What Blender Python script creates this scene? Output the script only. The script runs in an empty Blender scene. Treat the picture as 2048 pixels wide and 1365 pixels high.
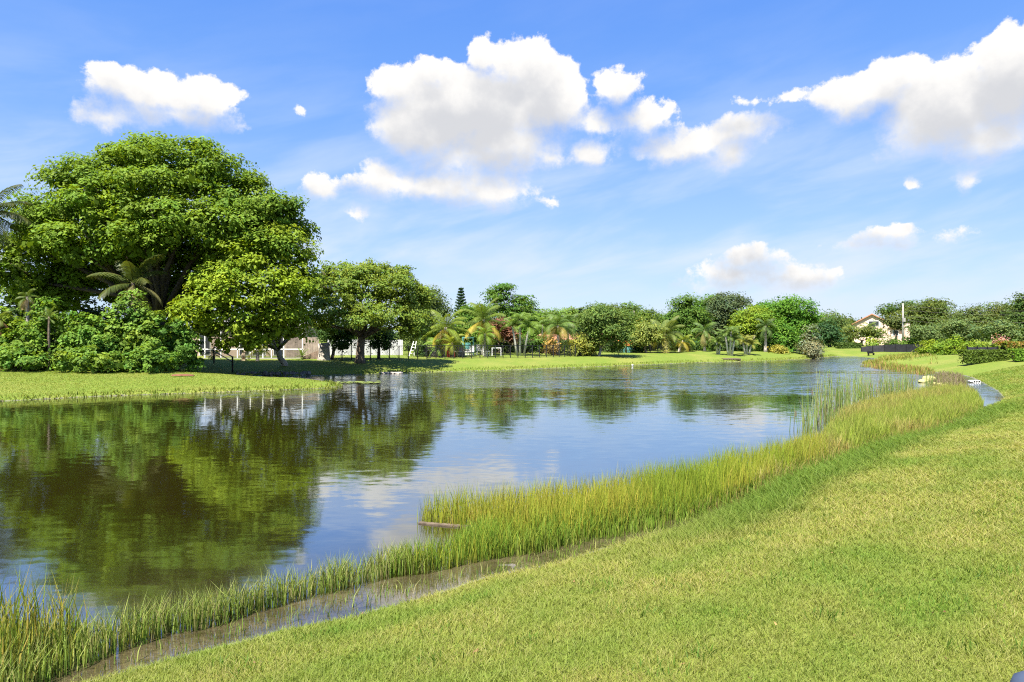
import bpy, math, random
import numpy as np
from mathutils import Vector, Matrix
R = math.radians
rng = np.random.default_rng(7)
random.seed(7)
SC = bpy.context.scene
COL = SC.collection

# ---------------------------------------------------------------- camera
F, CX, HY, H = 1365.0, 1024.0, 670.0, 2.8      # focal length in photo pixels, horizon row, eye height over the water
cam = bpy.data.cameras.new('camera'); camo = bpy.data.objects.new('camera', cam); COL.objects.link(camo)
cam.sensor_width = 36; cam.lens = 36 * F / 2048; cam.shift_y = -12.5 / 2048
cam.clip_end = 5000; cam.clip_start = .05
camo.location = (0, 0, H); camo.rotation_euler = (R(90), 0, 0)
SC.camera = camo

# ---------------------------------------------------------------- sun, sky, exposure
SUN_AZ, SUN_EL = R(-150), R(59)                # azimuth from +Y, negative = left of the camera
sd = Vector((math.sin(SUN_AZ) * math.cos(SUN_EL), math.cos(SUN_AZ) * math.cos(SUN_EL), math.sin(SUN_EL)))
sl = bpy.data.lights.new('sun', 'SUN'); sl.energy = 5.0; sl.angle = R(.55); sl.color = (1, .94, .84)
so = bpy.data.objects.new('sun', sl); COL.objects.link(so)
so.rotation_euler = (-sd).to_track_quat('-Z', 'Y').to_euler(); so.location = (-40, -20, 60)
SC.view_settings.view_transform = 'Standard'; SC.view_settings.look = 'None'
SC.view_settings.exposure = 1.5; SC.view_settings.gamma = 1
SC.render.engine = 'CYCLES'
cy = SC.cycles
cy.use_denoising = False; cy.filter_width = 1.15; cy.max_bounces = 6; cy.diffuse_bounces = 3; cy.glossy_bounces = 3
cy.transmission_bounces = 3; cy.transparent_max_bounces = 8
cy.caustics_reflective = False; cy.caustics_refractive = False

class NT:
    """small helper for building node trees"""
    def __init__(s, tree): s.t = tree
    def n(s, typ, **kw):
        nd = s.t.nodes.new(typ)
        ins = kw.pop('i', {})
        for k, v in kw.items(): setattr(nd, k, v)
        for k, v in ins.items():
            if isinstance(v, bpy.types.NodeSocket): s.t.links.new(v, nd.inputs[k])
            else: nd.inputs[k].default_value = v
        return nd
    def m(s, op, a, b=None, c=None, clamp=False):
        ins = {0: a}
        if b is not None: ins[1] = b
        if c is not None: ins[2] = c
        return s.n('ShaderNodeMath', operation=op, use_clamp=clamp, i=ins).outputs[0]
    def v(s, op, a, b=None, c=None):
        ins = {0: a}
        if b is not None: ins[1] = b
        if c is not None: ins[2] = c
        nd = s.n('ShaderNodeVectorMath', operation=op, i=ins)
        return nd.outputs['Value'] if op in ('LENGTH', 'DOT_PRODUCT') else nd.outputs[0]
    def ss(s, x, lo, hi, a=0., b=1.):
        return s.n('ShaderNodeMapRange', interpolation_type='SMOOTHSTEP', i={0: x, 1: lo, 2: hi, 3: a, 4: b}).outputs[0]
    def mix(s, f, a, b, mode='MIX'):
        nd = s.n('ShaderNodeMix', data_type='RGBA', blend_type=mode)
        for k, v in ((0, f), (6, a), (7, b)):
            if isinstance(v, bpy.types.NodeSocket): s.t.links.new(v, nd.inputs[k])
            else: nd.inputs[k].default_value = v
        return nd.outputs[2]
    def noise(s, vec, scale, detail=3., rough=.5, dist=0.):
        return s.n('ShaderNodeTexNoise', i={'Vector': vec, 'Scale': scale, 'Detail': detail, 'Roughness': rough, 'Distortion': dist})

# clouds: soft ellipses (azimuth, elevation, in photo pixels) whose outline is broken up by noise
CL = [(320,180,150,42),(225,152,58,26),(405,195,82,40),(205,222,72,20),(340,228,130,16),
 (800,168,70,36),(868,142,48,34),(968,112,42,26),(1050,135,78,50),(1095,185,88,66),(955,210,190,78),(850,245,118,66),
 (1000,285,120,50),(930,312,95,32),(970,325,110,30),(1240,166,52,26),(1185,240,56,20),(1300,232,60,25),(1185,302,52,20),(1098,312,30,14),
 (650,370,44,24),(755,356,62,26),(880,372,140,32),(990,386,78,24),(1410,285,120,30),(1485,255,66,30),(1460,315,48,24),(1325,297,52,22),
 (1690,190,85,40),(1790,165,100,50),(1900,205,150,80),(2015,150,95,95),(1975,265,120,46),(2100,120,110,90),(1850,255,100,42),
 (1490,205,34,11),(1572,196,38,14),(1505,520,70,24),(1470,545,95,20),(1600,555,105,16),(1420,565,75,10),
 (1775,470,76,18),(1735,492,68,9),(1905,470,44,9),(720,434,22,7),(1100,401,18,7),(1820,360,15,8),(1945,362,26,16),(601,212,12,8),
 (-40,515,60,28),(-250,180,170,60),(2350,330,160,60),(2500,120,200,70)]
w = bpy.data.worlds.new('World'); SC.world = w; w.use_nodes = True
w.node_tree.nodes.clear()
def cloud_group():
    g = bpy.data.node_groups.new('cloud_field', 'ShaderNodeTree')
    g.interface.new_socket('P', in_out='INPUT', socket_type='NodeSocketVector')
    g.interface.new_socket('S', in_out='OUTPUT', socket_type='NodeSocketFloat')
    T = NT(g); gi = T.n('NodeGroupInput'); go = T.n('NodeGroupOutput')
    acc = None
    for (x, y, rx, ry) in CL:
        if ry < 28: ry *= 1.22
        az = math.atan((x - CX) / F); el = math.atan((HY - y) / F * math.cos(az))
        a = rx / F * math.cos(az) ** 2; b = ry / F * math.cos(az)
        p = T.v('MULTIPLY_ADD', gi.outputs[0], (1 / a, 1 / b, 0), (-az / a, -el / b, 0))
        s = T.m('MULTIPLY_ADD', T.v('LENGTH', p), -b, b)
        acc = s if acc is None else T.m('SMOOTH_MAX', acc, s, .012)
    g.links.new(acc, go.inputs[0])
    return g
T = NT(w.node_tree)
sky = T.n('ShaderNodeTexSky', sky_type='NISHITA', sun_disc=False, sun_elevation=SUN_EL, sun_rotation=SUN_AZ,
          altitude=0, air_density=1.0, dust_density=.6, ozone_density=2.0)
tc = T.n('ShaderNodeTexCoord'); sp = T.n('ShaderNodeSeparateXYZ', i={0: tc.outputs['Generated']})
az = T.m('ARCTAN2', sp.outputs[0], sp.outputs[1]); el = T.m('ARCSINE', sp.outputs[2])
P = T.n('ShaderNodeCombineXYZ', i={0: az, 1: el}).outputs[0]
nz = T.noise(P, 9, 7, .58)
nz2 = T.noise(T.v('ADD', P, (5, 3, 1)), 34, 6, .62)
wv = T.v('SUBTRACT', nz.outputs['Color'], (.5, .5, .5))
wv = T.v('MULTIPLY', wv, (.06, .045, 0))
PW = T.v('ADD', P, wv)
cg = cloud_group()
def field(vec):
    nd = T.n('ShaderNodeGroup'); nd.node_tree = cg; T.t.links.new(vec, nd.inputs[0]); return nd.outputs[0]
nn = T.m('SUBTRACT', nz2.outputs[0], .5)
f0 = field(PW)
f1 = field(T.v('ADD', PW, T.n('ShaderNodeCombineXYZ', i={0: .006, 1: T.ss(el, .04, .30, .012, .034)}).outputs[0]))
s0 = T.m('MULTIPLY_ADD', nn, .036, f0)
low = T.ss(sp.outputs[2], 0.02, .30, .006, .010)
ci_ = T.noise(T.v('ADD', P, (2, 7, 3)), 16, 5, .5).outputs[0]
s1 = T.m('MULTIPLY_ADD', T.m('SUBTRACT', ci_, .5), .075, T.m('MULTIPLY_ADD', nn, .035, f1))
shade = T.ss(s1, -.018, T.ss(el, .04, .30, .020, .042))
soft = T.ss(T.m('MULTIPLY_ADD', T.m('SUBTRACT', ci_, .5), .05, f1), -.015, .02)
alpha = T.n('ShaderNodeMapRange', interpolation_type='SMOOTHSTEP', i={0: s0, 1: T.m('MULTIPLY_ADD', soft, -.010, -.001), 2: T.m('MULTIPLY_ADD', soft, .020, .005), 3: 0., 4: 1.}).outputs[0]
# thin high cloud, stretched and tilted
Pc = T.v('MULTIPLY', T.n('ShaderNodeVectorRotate', rotation_type='Z_AXIS', i={'Vector': P, 'Angle': R(-12)}).outputs[0], (2.2, 8.5, 1))
ci = T.noise(Pc, 1.6, 5, .55, .3).outputs[0]
cirrus = T.m('MULTIPLY', T.ss(ci, .36, .70), T.ss(el, .04, .42, .85, .05))
ramp = T.n('ShaderNodeValToRGB', i={0: T.m('MULTIPLY', el, 1 / .75)})
er = ramp.color_ramp; er.elements.remove(er.elements[1])
for k_, (e_, c_) in enumerate(((0., (2.60, 3.30, 4.25)), (.10, (2.0, 2.82, 4.2)), (.22, (1.38, 2.36, 4.25)), (.42, (.72, 1.72, 4.2)), (.62, (.46, 1.36, 4.1)), (1., (.30, 1.0, 3.6)))):
    q_ = er.elements[0] if k_ == 0 else er.elements.new(e_); q_.position = e_; q_.color = tuple(v_ / 5 for v_ in c_) + (1,)
skc = T.mix(.82, sky.outputs[0], T.mix(1., ramp.outputs[0], (5, 5, 5, 1), 'MULTIPLY'))
CIR = (3.3, 3.7, 4.4, 1); CWH = (4.45, 4.36, 4.22, 1); CGR = (2.95, 3.0, 3.15, 1)
c1 = T.mix(cirrus, skc, CIR)
cc = T.mix(shade, CWH, CGR)
c2 = T.mix(alpha, c1, cc)
bg = T.n('ShaderNodeBackground', i={0: c2, 1: .085})
T.n('ShaderNodeOutputWorld', i={0: bg.outputs[0]})
w.cycles.sampling_method = 'MANUAL'; w.cycles.sample_map_resolution = 512

# ---------------------------------------------------------------- helpers: coordinates
def gp(u, v, z=0.0):
    D = F * (H - z) / (v - HY); return ((u - CX) / F * D, D)
def px(u, Y): return (u - CX) / F * Y
def pz(v, Y): return H - (v - HY) / F * Y
def vnoise(x, y, scale, seed=0):
    x = np.asarray(x) * scale + seed * 17.3; y = np.asarray(y) * scale - seed * 9.1
    xi = np.floor(x).astype(np.int64); yi = np.floor(y).astype(np.int64)
    fx = x - xi; fy = y - yi; fx = fx * fx * (3 - 2 * fx); fy = fy * fy * (3 - 2 * fy)
    def h(a, b):
        n = (a * 374761393 + b * 668265263 + seed * 1442695) & 0x7fffffff
        n = ((n ^ (n >> 13)) * 1274126177) & 0x7fffffff
        return ((n ^ (n >> 16)) & 0xffff) / 65535.0
    return (h(xi, yi) * (1 - fx) + h(xi + 1, yi) * fx) * (1 - fy) + (h(xi, yi + 1) * (1 - fx) + h(xi + 1, yi + 1) * fx) * fy
def fbm(x, y, scale, seed=0):
    return .55 * vnoise(x, y, scale, seed) + .3 * vnoise(x, y, scale * 2.3, seed + 1) + .15 * vnoise(x, y, scale * 5.1, seed + 2)
def sstep(x, a, b):
    t = np.clip((np.asarray(x, float) - a) / (b - a), 0, 1); return t * t * (3 - 2 * t)
def in_poly(x, y, poly):
    x = np.asarray(x, float); y = np.asarray(y, float); c = np.zeros(x.shape, bool); n = len(poly)
    for i in range(n):
        x1, y1 = poly[i]; x2, y2 = poly[(i + 1) % n]
        if y1 == y2: continue
        c ^= ((y1 > y) != (y2 > y)) & (x < (x2 - x1) * (y - y1) / (y2 - y1) + x1)
    return c
def dist_line(x, y, pts):
    d = np.full(np.shape(x), 1e9)
    for (x1, y1), (x2, y2) in zip(pts[:-1], pts[1:]):
        dx, dy = x2 - x1, y2 - y1; L = dx * dx + dy * dy + 1e-9
        t = np.clip(((x - x1) * dx + (y - y1) * dy) / L, 0, 1)
        d = np.minimum(d, np.hypot(x - x1 - t * dx, y - y1 - t * dy))
    return d

# ---------------------------------------------------------------- shoreline of the lake
NEAR = [(-60, -42), (-25, -12.5), (-8, 1.8)] + [gp(*p) for p in
 [(174,1364),(246,1346),(342,1319),(427,1299),(513,1278),(560,1264),(697,1237),(850,1196),(910,1178),(974,1157),(1037,1145),
  (1122,1125),(1234,1092),(1334,1068),(1400,1045),(1480,1010),(1560,965),(1655,930),(1741,894),(1858,870),(1917,845),(1972,815),
  (1989,811),(2008,797),(1996,782),(1970,768),(1941,754),(1917,750),(1882,747),(1855,743),(1834,739),(1822,736),(1760,732),
  (1727,730),(1722,727),(1735,725),(1770,724),(1765,721),(1758,719),(1741,716),(1703,713),(1674,713)]]
FAR = [gp(*p) for p in
 [(1674,713),(1640,716),(1612,719),(1585,720),(1478,724),(1392,725.5),(1284,730),(1225,732.5),(1127,736),(1025,740),(922,743),(840,745),
  (761,748),(685,750),(608,752),(540,752),(481,753),(470,755),(507,758),(560,763),(600,766),(640,766),(672,769),(680,773),(660,776),
  (580,780),(440,785),(200,793),(0,803),(-300,825),(-800,870)]] + [(-32, 8), (-60, -6)]
LAKE = NEAR + FAR[1:]
def shore(x, y):
    """signed distance to the shoreline (land positive), weight of the near bank"""
    x = np.asarray(x, float); y = np.asarray(y, float)
    dn = dist_line(x, y, NEAR); df = dist_line(x, y, FAR)
    d = np.minimum(dn, df); d = np.where(in_poly(x, y, LAKE), -d, d)
    return d, df / (dn + df + 1e-9)
def ground(x, y, full=False):
    x = np.asarray(x, float); y = np.asarray(y, float)
    d, wn = shore(x, y); wn = sstep(wn, .3, .7)
    dl = np.clip(d, 0, None); dw = np.clip(-d, 0, None)
    zn = (1.42 - .55 * sstep(y, 45, 85)) * (1 - np.exp(-dl / 5.0)); zf = .85 * (1 - np.exp(-dl / 4.2)) + .06 * sstep(dl, 0, .25)
    z = wn * zn + (1 - wn) * zf
    z = z + sstep(dl, .3, 3) * (fbm(x, y, .35, 3) - .5) * .10 + sstep(dl, 4, 14) * (fbm(x, y, .09, 5) - .5) * .16
    zw = -(.035 + .03 * dw + .5 * (1 - np.exp(-(dw / 8.0) ** 2))) + (fbm(x, y, 1.5, 8) - .5) * .06 * np.exp(-dw / 2)
    strip = wn * (1 - sstep(x, 1.8, 3.2)) * (1 - sstep(dw, .55, 1.2))
    zw = zw * (1 - strip) + strip * (-.010 + (fbm(x, y, 1.1, 8) - .5) * .022 + (fbm(x, y, 3.2, 9) - .5) * .022)
    z = np.where(d > 0, z, zw * sstep(dw, 0, .12))
    return (z, d, wn) if full else z
def gz(x, y): return float(ground(np.array([x]), np.array([y]))[0])

# ---------------------------------------------------------------- helpers: meshes and objects
def mk_mesh(name, V, Fc, col=None, smooth=False):
    V = np.asarray(V, np.float32).reshape(-1, 3); Fc = np.asarray(Fc, np.int32)
    me = bpy.data.meshes.new(name); k = Fc.shape[1]
    me.vertices.add(len(V)); me.vertices.foreach_set('co', V.ravel())
    me.loops.add(Fc.size); me.loops.foreach_set('vertex_index', Fc.ravel())
    me.polygons.add(len(Fc)); me.polygons.foreach_set('loop_start', np.arange(0, Fc.size, k, dtype=np.int32))
    if smooth: me.polygons.foreach_set('use_smooth', np.ones(len(Fc), bool))
    me.update(calc_edges=True)
    if col is not None:
        a = me.attributes.new('col', 'FLOAT_COLOR', 'POINT')
        c = np.ones((len(V), 4), np.float32); c[:, :3] = col; a.data.foreach_set('color', c.ravel())
    return me
class MB:
    """collects boxes, tubes and polygons that become ONE mesh"""
    def __init__(s): s.v = []; s.f = []
    def add(s, vs, fs):
        o = len(s.v); s.v += [tuple(map(float, p)) for p in vs]; s.f += [tuple(i + o for i in f) for f in fs]; return s
    def box(s, x0, x1, y0, y1, z0, z1):
        return s.add([(x0,y0,z0),(x1,y0,z0),(x1,y1,z0),(x0,y1,z0),(x0,y0,z1),(x1,y0,z1),(x1,y1,z1),(x0,y1,z1)],
                     [(3,2,1,0),(4,5,6,7),(0,1,5,4),(1,2,6,5),(2,3,7,6),(3,0,4,7)])
    def bar(s, a, b, w, t=None):
        a = Vector(a); b = Vector(b); d = (b - a).normalized(); t = t or w
        up = Vector((0, 0, 1)) if abs(d.z) < .9 else Vector((0, 1, 0))
        e = d.cross(up).normalized() * w / 2; g = e.cross(d).normalized() * t / 2
        vs = [p + i * e + j * g for p in (a, b) for i, j in ((-1,-1),(1,-1),(1,1),(-1,1))]
        return s.add(vs, [(3,2,1,0),(4,5,6,7),(0,1,5,4),(1,2,6,5),(2,3,7,6),(3,0,4,7)])
    def tube(s, pts, rad, n=8):
        pts = [Vector(p) for p in pts]; vs = []; fs = []
        for i, p in enumerate(pts):
            d = (pts[min(i + 1, len(pts) - 1)] - pts[max(i - 1, 0)]).normalized()
            up = Vector((0, 1, 0)) if abs(d.y) < .9 else Vector((1, 0, 0))
            e = d.cross(up).normalized(); g = e.cross(d)
            r = rad[i] if hasattr(rad, '__len__') else rad
            vs += [p + (e * math.cos(2 * math.pi * k / n) + g * math.sin(2 * math.pi * k / n)) * r for k in range(n)]
        for i in range(len(pts) - 1):
            fs += [(i*n+k, i*n+(k+1) % n, (i+1)*n+(k+1) % n, (i+1)*n+k) for k in range(n)]
        fs += [tuple(range(n - 1, -1, -1)), tuple((len(pts)-1)*n + k for k in range(n))]
        return s.add(vs, fs)
    def blob(s, c, r, seed=0, n=10, rough=.18):
        rr = np.random.default_rng(seed); vs = []; fs = []; m = n // 2 + 1
        ph = rr.uniform(0, 6.28, 6)
        for i in range(m + 1):
            th = math.pi * i / m
            for k in range(n):
                a = 2 * math.pi * k / n
                q = 1 + rough * (math.sin(2 * a + ph[0]) * math.sin(th * 2 + ph[1]) + .7 * math.sin(3 * a + ph[2] + th * 2) + .4 * math.sin(5 * a + ph[3] + 4 * th))
                vs.append((c[0] + r[0] * q * math.sin(th) * math.cos(a), c[1] + r[1] * q * math.sin(th) * math.sin(a), c[2] + r[2] * q * math.cos(th)))
        for i in range(m):
            fs += [(i*n+k, (i+1)*n+k, (i+1)*n+(k+1) % n, i*n+(k+1) % n) for k in range(n)]
        return s.add(vs, fs)
    def build(s, name, m, parent=None, smooth=False, bevel=0):
        me = bpy.data.meshes.new(name); me.from_pydata(s.v, [], s.f); me.update()
        if smooth:
            for p in me.polygons: p.use_smooth = True
        o = link(name, me, m, parent)
        if bevel:
            b = o.modifiers.new('bevel', 'BEVEL'); b.width = bevel; b.segments = 2
        return o
def link(name, me, m=None, parent=None):
    if m and not me.materials: me.materials.append(m)
    o = bpy.data.objects.new(name, me); COL.objects.link(o)
    if parent:
        o.parent = parent
        if parent.get('_w'): pass
    return o
def tag(o, label, cat, group=None, kind=None):
    o['label'] = label; o['category'] = cat
    if group: o['group'] = group
    if kind: o['kind'] = kind
    return o
def thing(name, label, cat, loc, group=None, rz=0):
    o = bpy.data.objects.new(name, None); COL.objects.link(o); o.empty_display_size = .3
    o.location = loc; o.rotation_euler = (0, 0, rz)
    return tag(o, label, cat, group)

# ---------------------------------------------------------------- materials
def new_mat(name):
    m = bpy.data.materials.new(name); m.use_nodes = True; m.node_tree.nodes.clear(); return m, NT(m.node_tree)
def matte(name, c, rough=.8, var=.18, scale=4., bump=0., spec=.3, metal=0.):
    m, T = new_mat(name)
    g = T.n('ShaderNodeNewGeometry')
    n = T.noise(g.outputs['Position'], scale, 5, .6)
    k = T.ss(n.outputs[0], .25, .75, 1 - var, 1 + var)
    cc = T.mix(1., (*c, 1), T.n('ShaderNodeCombineColor', i={0: k, 1: k, 2: k}).outputs[0], 'MULTIPLY')
    b = T.n('ShaderNodeBsdfPrincipled', i={'Base Color': cc, 'Roughness': rough, 'Specular IOR Level': spec, 'Metallic': metal})
    if bump:
        T.t.links.new(T.n('ShaderNodeBump', i={'Height': n.outputs[0], 'Distance': bump, 'Strength': 1.}).outputs[0], b.inputs['Normal'])
    T.n('ShaderNodeOutputMaterial', i={0: b.outputs[0]})
    return m
def foliage(name, trans=.35, rough=.5, spec=.35, gain=1.):
    m, T = new_mat(name)
    a = T.n('ShaderNodeAttribute', attribute_name='col')
    c = T.v('SCALE', a.outputs['Color']); c.node.inputs['Scale'].default_value = gain
    b = T.n('ShaderNodeBsdfPrincipled', i={'Base Color': c, 'Roughness': rough, 'Specular IOR Level': spec})
    tcol = T.mix(1., c, (1.25, 1.15, .45, 1), 'MULTIPLY')
    t = T.n('ShaderNodeBsdfTranslucent', i={0: tcol})
    mx = T.n('ShaderNodeMixShader', i={0: trans, 1: b.outputs[0], 2: t.outputs[0]})
    T.n('ShaderNodeOutputMaterial', i={0: mx.outputs[0]})
    return m
M = {}
M['leaf'] = foliage('leaf', .40, .6, .14, 1.75); M['grass'] = foliage('grass_blade', .35, .6, .2, 1.2); M['frond'] = foliage('palm_frond', .35, .5, .25, 1.3)
M['bark'] = matte('bark', (.13, .10, .075), .95, .4, 6, .02); M['palebark'] = matte('pale_bark', (.36, .32, .27), .9, .3, 5, .02)
M['whitebark'] = matte('white_bark', (.52, .49, .44), .9, .2, 5, .01); M['darkbark'] = matte('dark_bark', (.06, .048, .038), .95, .4, 6, .02)
M['shaft'] = matte('crownshaft', (.20, .28, .05), .5); M['yshaft'] = matte('yellow_trunk', (.45, .38, .10), .6)
M['white'] = matte('white_paint', (.78, .78, .76), .5, .06); M['black'] = matte('black_metal', (.012, .013, .014), .5, .1)
M['beige'] = matte('beige_stucco', (.40, .31, .24), .9, .1); M['pink'] = matte('pink_stucco', (.66, .49, .41), .9, .06, 1.)
M['terra'] = matte('terracotta_roof', (.42, .20, .12), .85, .25, 3.); M['glass'] = matte('dark_glass', (.03, .035, .04), .1, .1, 2., 0, .5)
M['fencewood'] = matte('weathered_wood', (.30, .245, .20), .9, .3, 5.); M['darkwood'] = matte('dark_wood', (.12, .085, .06), .9, .35, 5.)
M['vinyl'] = matte('white_vinyl', (.50, .50, .52), .5, .06); M['stone'] = matte('grey_stone', (.16, .145, .125), .9, .4, 5., .03)
M['palestone'] = matte('pale_stone', (.34, .305, .26), .9, .25, 8., .02); M['ylw'] = matte('yellow_rock', (.42, .39, .15), .9, .25, 4., .03)
M['teal'] = matte('teal_paint', (.10, .28, .27), .5, .1); M['red'] = matte('red_plastic', (.45, .05, .04), .5, .1)
M['wicker'] = matte('grey_wicker', (.18, .16, .145), .8, .3, 20.); M['cushion'] = matte('pale_cushion', (.62, .58, .52), .9, .1)
M['orange'] = matte('orange_cloth', (.62, .20, .05), .8, .1); M['concrete'] = matte('concrete', (.30, .29, .27), .9, .15, 3.)
M['mesh'] = matte('silt_mesh', (.032, .031, .038), .7, .3, 2.); M['steelblue'] = matte('blue_grey_paint', (.05, .068, .11), .85, .05, 4., 0, .1)
M['greenmesh'] = matte('green_wire', (.03, .13, .11), .6, .1); M['driftwood'] = matte('driftwood', (.115, .088, .062), .9, .4, 9., .02)
M['lily'] = matte('lily_pad', (.16, .20, .05), .5, .3, 4.); M['statue'] = matte('statue_stone', (.42, .33, .22), .9, .2, 6.)
M['mulch'] = matte('mulch', (.16, .07, .04), .95, .35, 6.)

m, T = new_mat('screen_mesh')
T.n('ShaderNodeOutputMaterial', i={0: T.n('ShaderNodeMixShader', i={0: .42, 1: T.n('ShaderNodeBsdfTransparent').outputs[0], 2: T.n('ShaderNodeBsdfDiffuse', i={0: (.03, .03, .03, 1)}).outputs[0]}).outputs[0]})
M['screen'] = m
# ---------------------------------------------------------------- ground and lake
def spaced(a, b, s0, grow, smax):
    o = [a]; s = s0
    while o[-1] < b: o.append(o[-1] + s); s = min(s * grow, smax)
    return o
ys = np.array(sorted(set([-400, -200, -100, -60, -40, -28, -18, -12, -8, -5, -3, -1.5, -.5] + spaced(0, 22, .14, 1.005, .3) + spaced(22.2, 100, .32, 1.002, .6)
     + spaced(101, 260, 1.5, 1.03, 12) + [330, 450, 700, 1100, 1800, 3000])))
xp = spaced(0, 26, .16, 1.012, .5) + spaced(26.5, 80, .6, 1.03, 2.5) + [90, 110, 140, 190, 260, 400, 700, 1300, 2500]
xn = [-t for t in spaced(.16, 34, .17, 1.016, .5)] + [-t for t in spaced(35, 80, .8, 1.05, 3)] + [-t for t in (90, 110, 140, 190, 260, 400, 700, 1300, 2500)]
xs = np.array(sorted(set(xp + xn)))
GX, GY = np.meshgrid(xs, ys)
Z, SD, WN = ground(GX.ravel(), GY.ravel(), True)
nx, ny = len(xs), len(ys)
idx = np.arange(nx * ny).reshape(ny, nx)
quads = np.stack([idx[:-1, :-1], idx[:-1, 1:], idx[1:, 1:], idx[1:, :-1]], -1).reshape(-1, 4)
gm = mk_mesh('ground', np.stack([GX.ravel(), GY.ravel(), Z], -1), quads, None, True)
a = gm.attributes.new('sd', 'FLOAT', 'POINT'); a.data.foreach_set('value', SD.astype(np.float32))
a = gm.attributes.new('wn', 'FLOAT', 'POINT'); a.data.foreach_set('value', WN.astype(np.float32))
m, T = new_mat('lawn_ground')
pos = T.n('ShaderNodeNewGeometry').outputs['Position']
sda = T.n('ShaderNodeAttribute', attribute_name='sd').outputs['Fac']; wna = T.n('ShaderNodeAttribute', attribute_name='wn').outputs['Fac']
n1 = T.noise(pos, .22, 4, .6).outputs[0]; n2 = T.noise(pos, 2.4, 5, .65).outputs[0]; n3 = T.noise(pos, 26., 4, .7).outputs[0]
lawn = T.mix(T.ss(n1, .42, .72), (.118, .175, .024, 1), (.168, .196, .040, 1))
lawn = T.mix(T.ss(n2, .3, .72), lawn, T.mix(1., lawn, (1.25, 1.10, 1.15, 1), 'MULTIPLY'))
fine = T.ss(n3, .25, .75, .62, 1.3)
lawn = T.mix(1., lawn, T.n('ShaderNodeCombineColor', i={0: fine, 1: fine, 2: fine}).outputs[0], 'MULTIPLY')
mud = T.mix(T.ss(n2, .3, .7), (.120, .106, .082, 1), (.25, .225, .19, 1))
mud = T.mix(T.ss(T.noise(pos, 9., 4, .7).outputs[0], .48, .74), mud, (.075, .07, .034, 1))
dirtedge = T.m('ADD', sda, T.m('MULTIPLY', T.m('SUBTRACT', n2, .5), .5))
cg_ = T.mix(T.ss(dirtedge, -.05, .10), mud, lawn)
wet = T.ss(dirtedge, -.05, .10)
b = T.n('ShaderNodeBsdfPrincipled', i={'Base Color': cg_, 'Roughness': T.m('MULTIPLY_ADD', wet, .60, .35), 'Specular IOR Level': T.m('MULTIPLY_ADD', wet, -.45, .6)})
T.t.links.new(T.n('ShaderNodeBump', i={'Height': T.m('ADD', n3, n2), 'Distance': .03, 'Strength': .8}).outputs[0], b.inputs['Normal'])
T.n('ShaderNodeOutputMaterial', i={0: b.outputs[0]})
go = link('ground', gm, m); go['kind'] = 'structure'

# lake surface: a sheet at z = 0, only where the bed lies below it
need = (SD < .6).reshape(ny, nx)
keep = need[:-1, :-1] | need[:-1, 1:] | need[1:, 1:] | need[1:, :-1]
q = quads.reshape(ny - 1, nx - 1, 4)[keep]
used, inv = np.unique(q.ravel(), return_inverse=True)
lm = mk_mesh('lake', np.stack([GX.ravel()[used], GY.ravel()[used], np.zeros(len(used))], -1), inv.reshape(-1, 4), None, True)
a = lm.attributes.new('depth', 'FLOAT', 'POINT'); a.data.foreach_set('value', np.clip(-Z[used], 0, 2).astype(np.float32))
m, T = new_mat('lake_water')
pos = T.n('ShaderNodeNewGeometry').outputs['Position']; sx = T.n('ShaderNodeSeparateXYZ', i={0: pos})
dep = T.n('ShaderNodeAttribute', attribute_name='depth').outputs['Fac']
pa = T.v('MULTIPLY', pos, (.55, 1.7, 1.))
w1 = T.noise(T.v('MULTIPLY', pos, (.7, 2.0, 1.)), 2.6, 2, .5, .3).outputs['Color']; w2 = T.noise(T.v('MULTIPLY', pos, (.8, 1.8, 1.)), 9., 2, .5).outputs['Color']
patch = T.noise(T.v('MULTIPLY', pos, (.05, .16, 1)), 1., 3, .5).outputs[0]
breeze = T.ss(T.m('MULTIPLY_ADD', patch, 22., sx.outputs[1]), 41., 47.)
calmpatch = T.ss(T.noise(T.v('MULTIPLY', T.v('ADD', pos, (31, 8, 0)), (.06, .22, 1)), 1., 3, .5).outputs[0], .56, .64)
breeze = T.m('MULTIPLY', breeze, T.m('MULTIPLY_ADD', calmpatch, -.75, 1.))
half = (.5, .5, .5)
wsum = T.v('ADD', T.v('SUBTRACT', w1, half), T.v('MULTIPLY', T.v('SUBTRACT', w2, half), (.45, .45, .45)))
amp = T.m('MULTIPLY', T.m('MULTIPLY_ADD', breeze, .52, .042), T.ss(dep, .0, .25, .25, 1.))
ax = T.n('ShaderNodeCombineXYZ', i={0: T.m('MULTIPLY', amp, .5), 1: amp, 2: 0.}).outputs[0]
bmp = T.v('NORMALIZE', T.v('ADD', T.v('MULTIPLY', wsum, ax), (0, 0, 1)))
murk = T.n('ShaderNodeBsdfDiffuse', i={0: (.024, .021, .003, 1)})
tr = T.n('ShaderNodeBsdfTransparent', i={0: (.80, .76, .62, 1)})
op = T.m('SUBTRACT', 1., T.m('POWER', 2.718, T.m('MULTIPLY', dep, -4.5)))
body = T.n('ShaderNodeMixShader', i={0: op, 1: tr.outputs[0], 2: murk.outputs[0]})
gl = T.n('ShaderNodeBsdfGlossy', i={0: (.95, .98, 1., 1), 'Roughness': T.m('MULTIPLY_ADD', breeze, .08, .06), 'Normal': bmp})
fr = T.n('ShaderNodeFresnel', i={0: 1.6, 'Normal': bmp})
deep = T.ss(dep, .0, .22, .14, .42)
rf = T.m('ADD', fr.outputs[0], T.m('MULTIPLY', T.m('SUBTRACT', 1., fr.outputs[0]), deep), clamp=True)
mx = T.n('ShaderNodeMixShader', i={0: rf, 1: body.outputs[0], 2: gl.outputs[0]})
T.n('ShaderNodeOutputMaterial', i={0: mx.outputs[0]})
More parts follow.
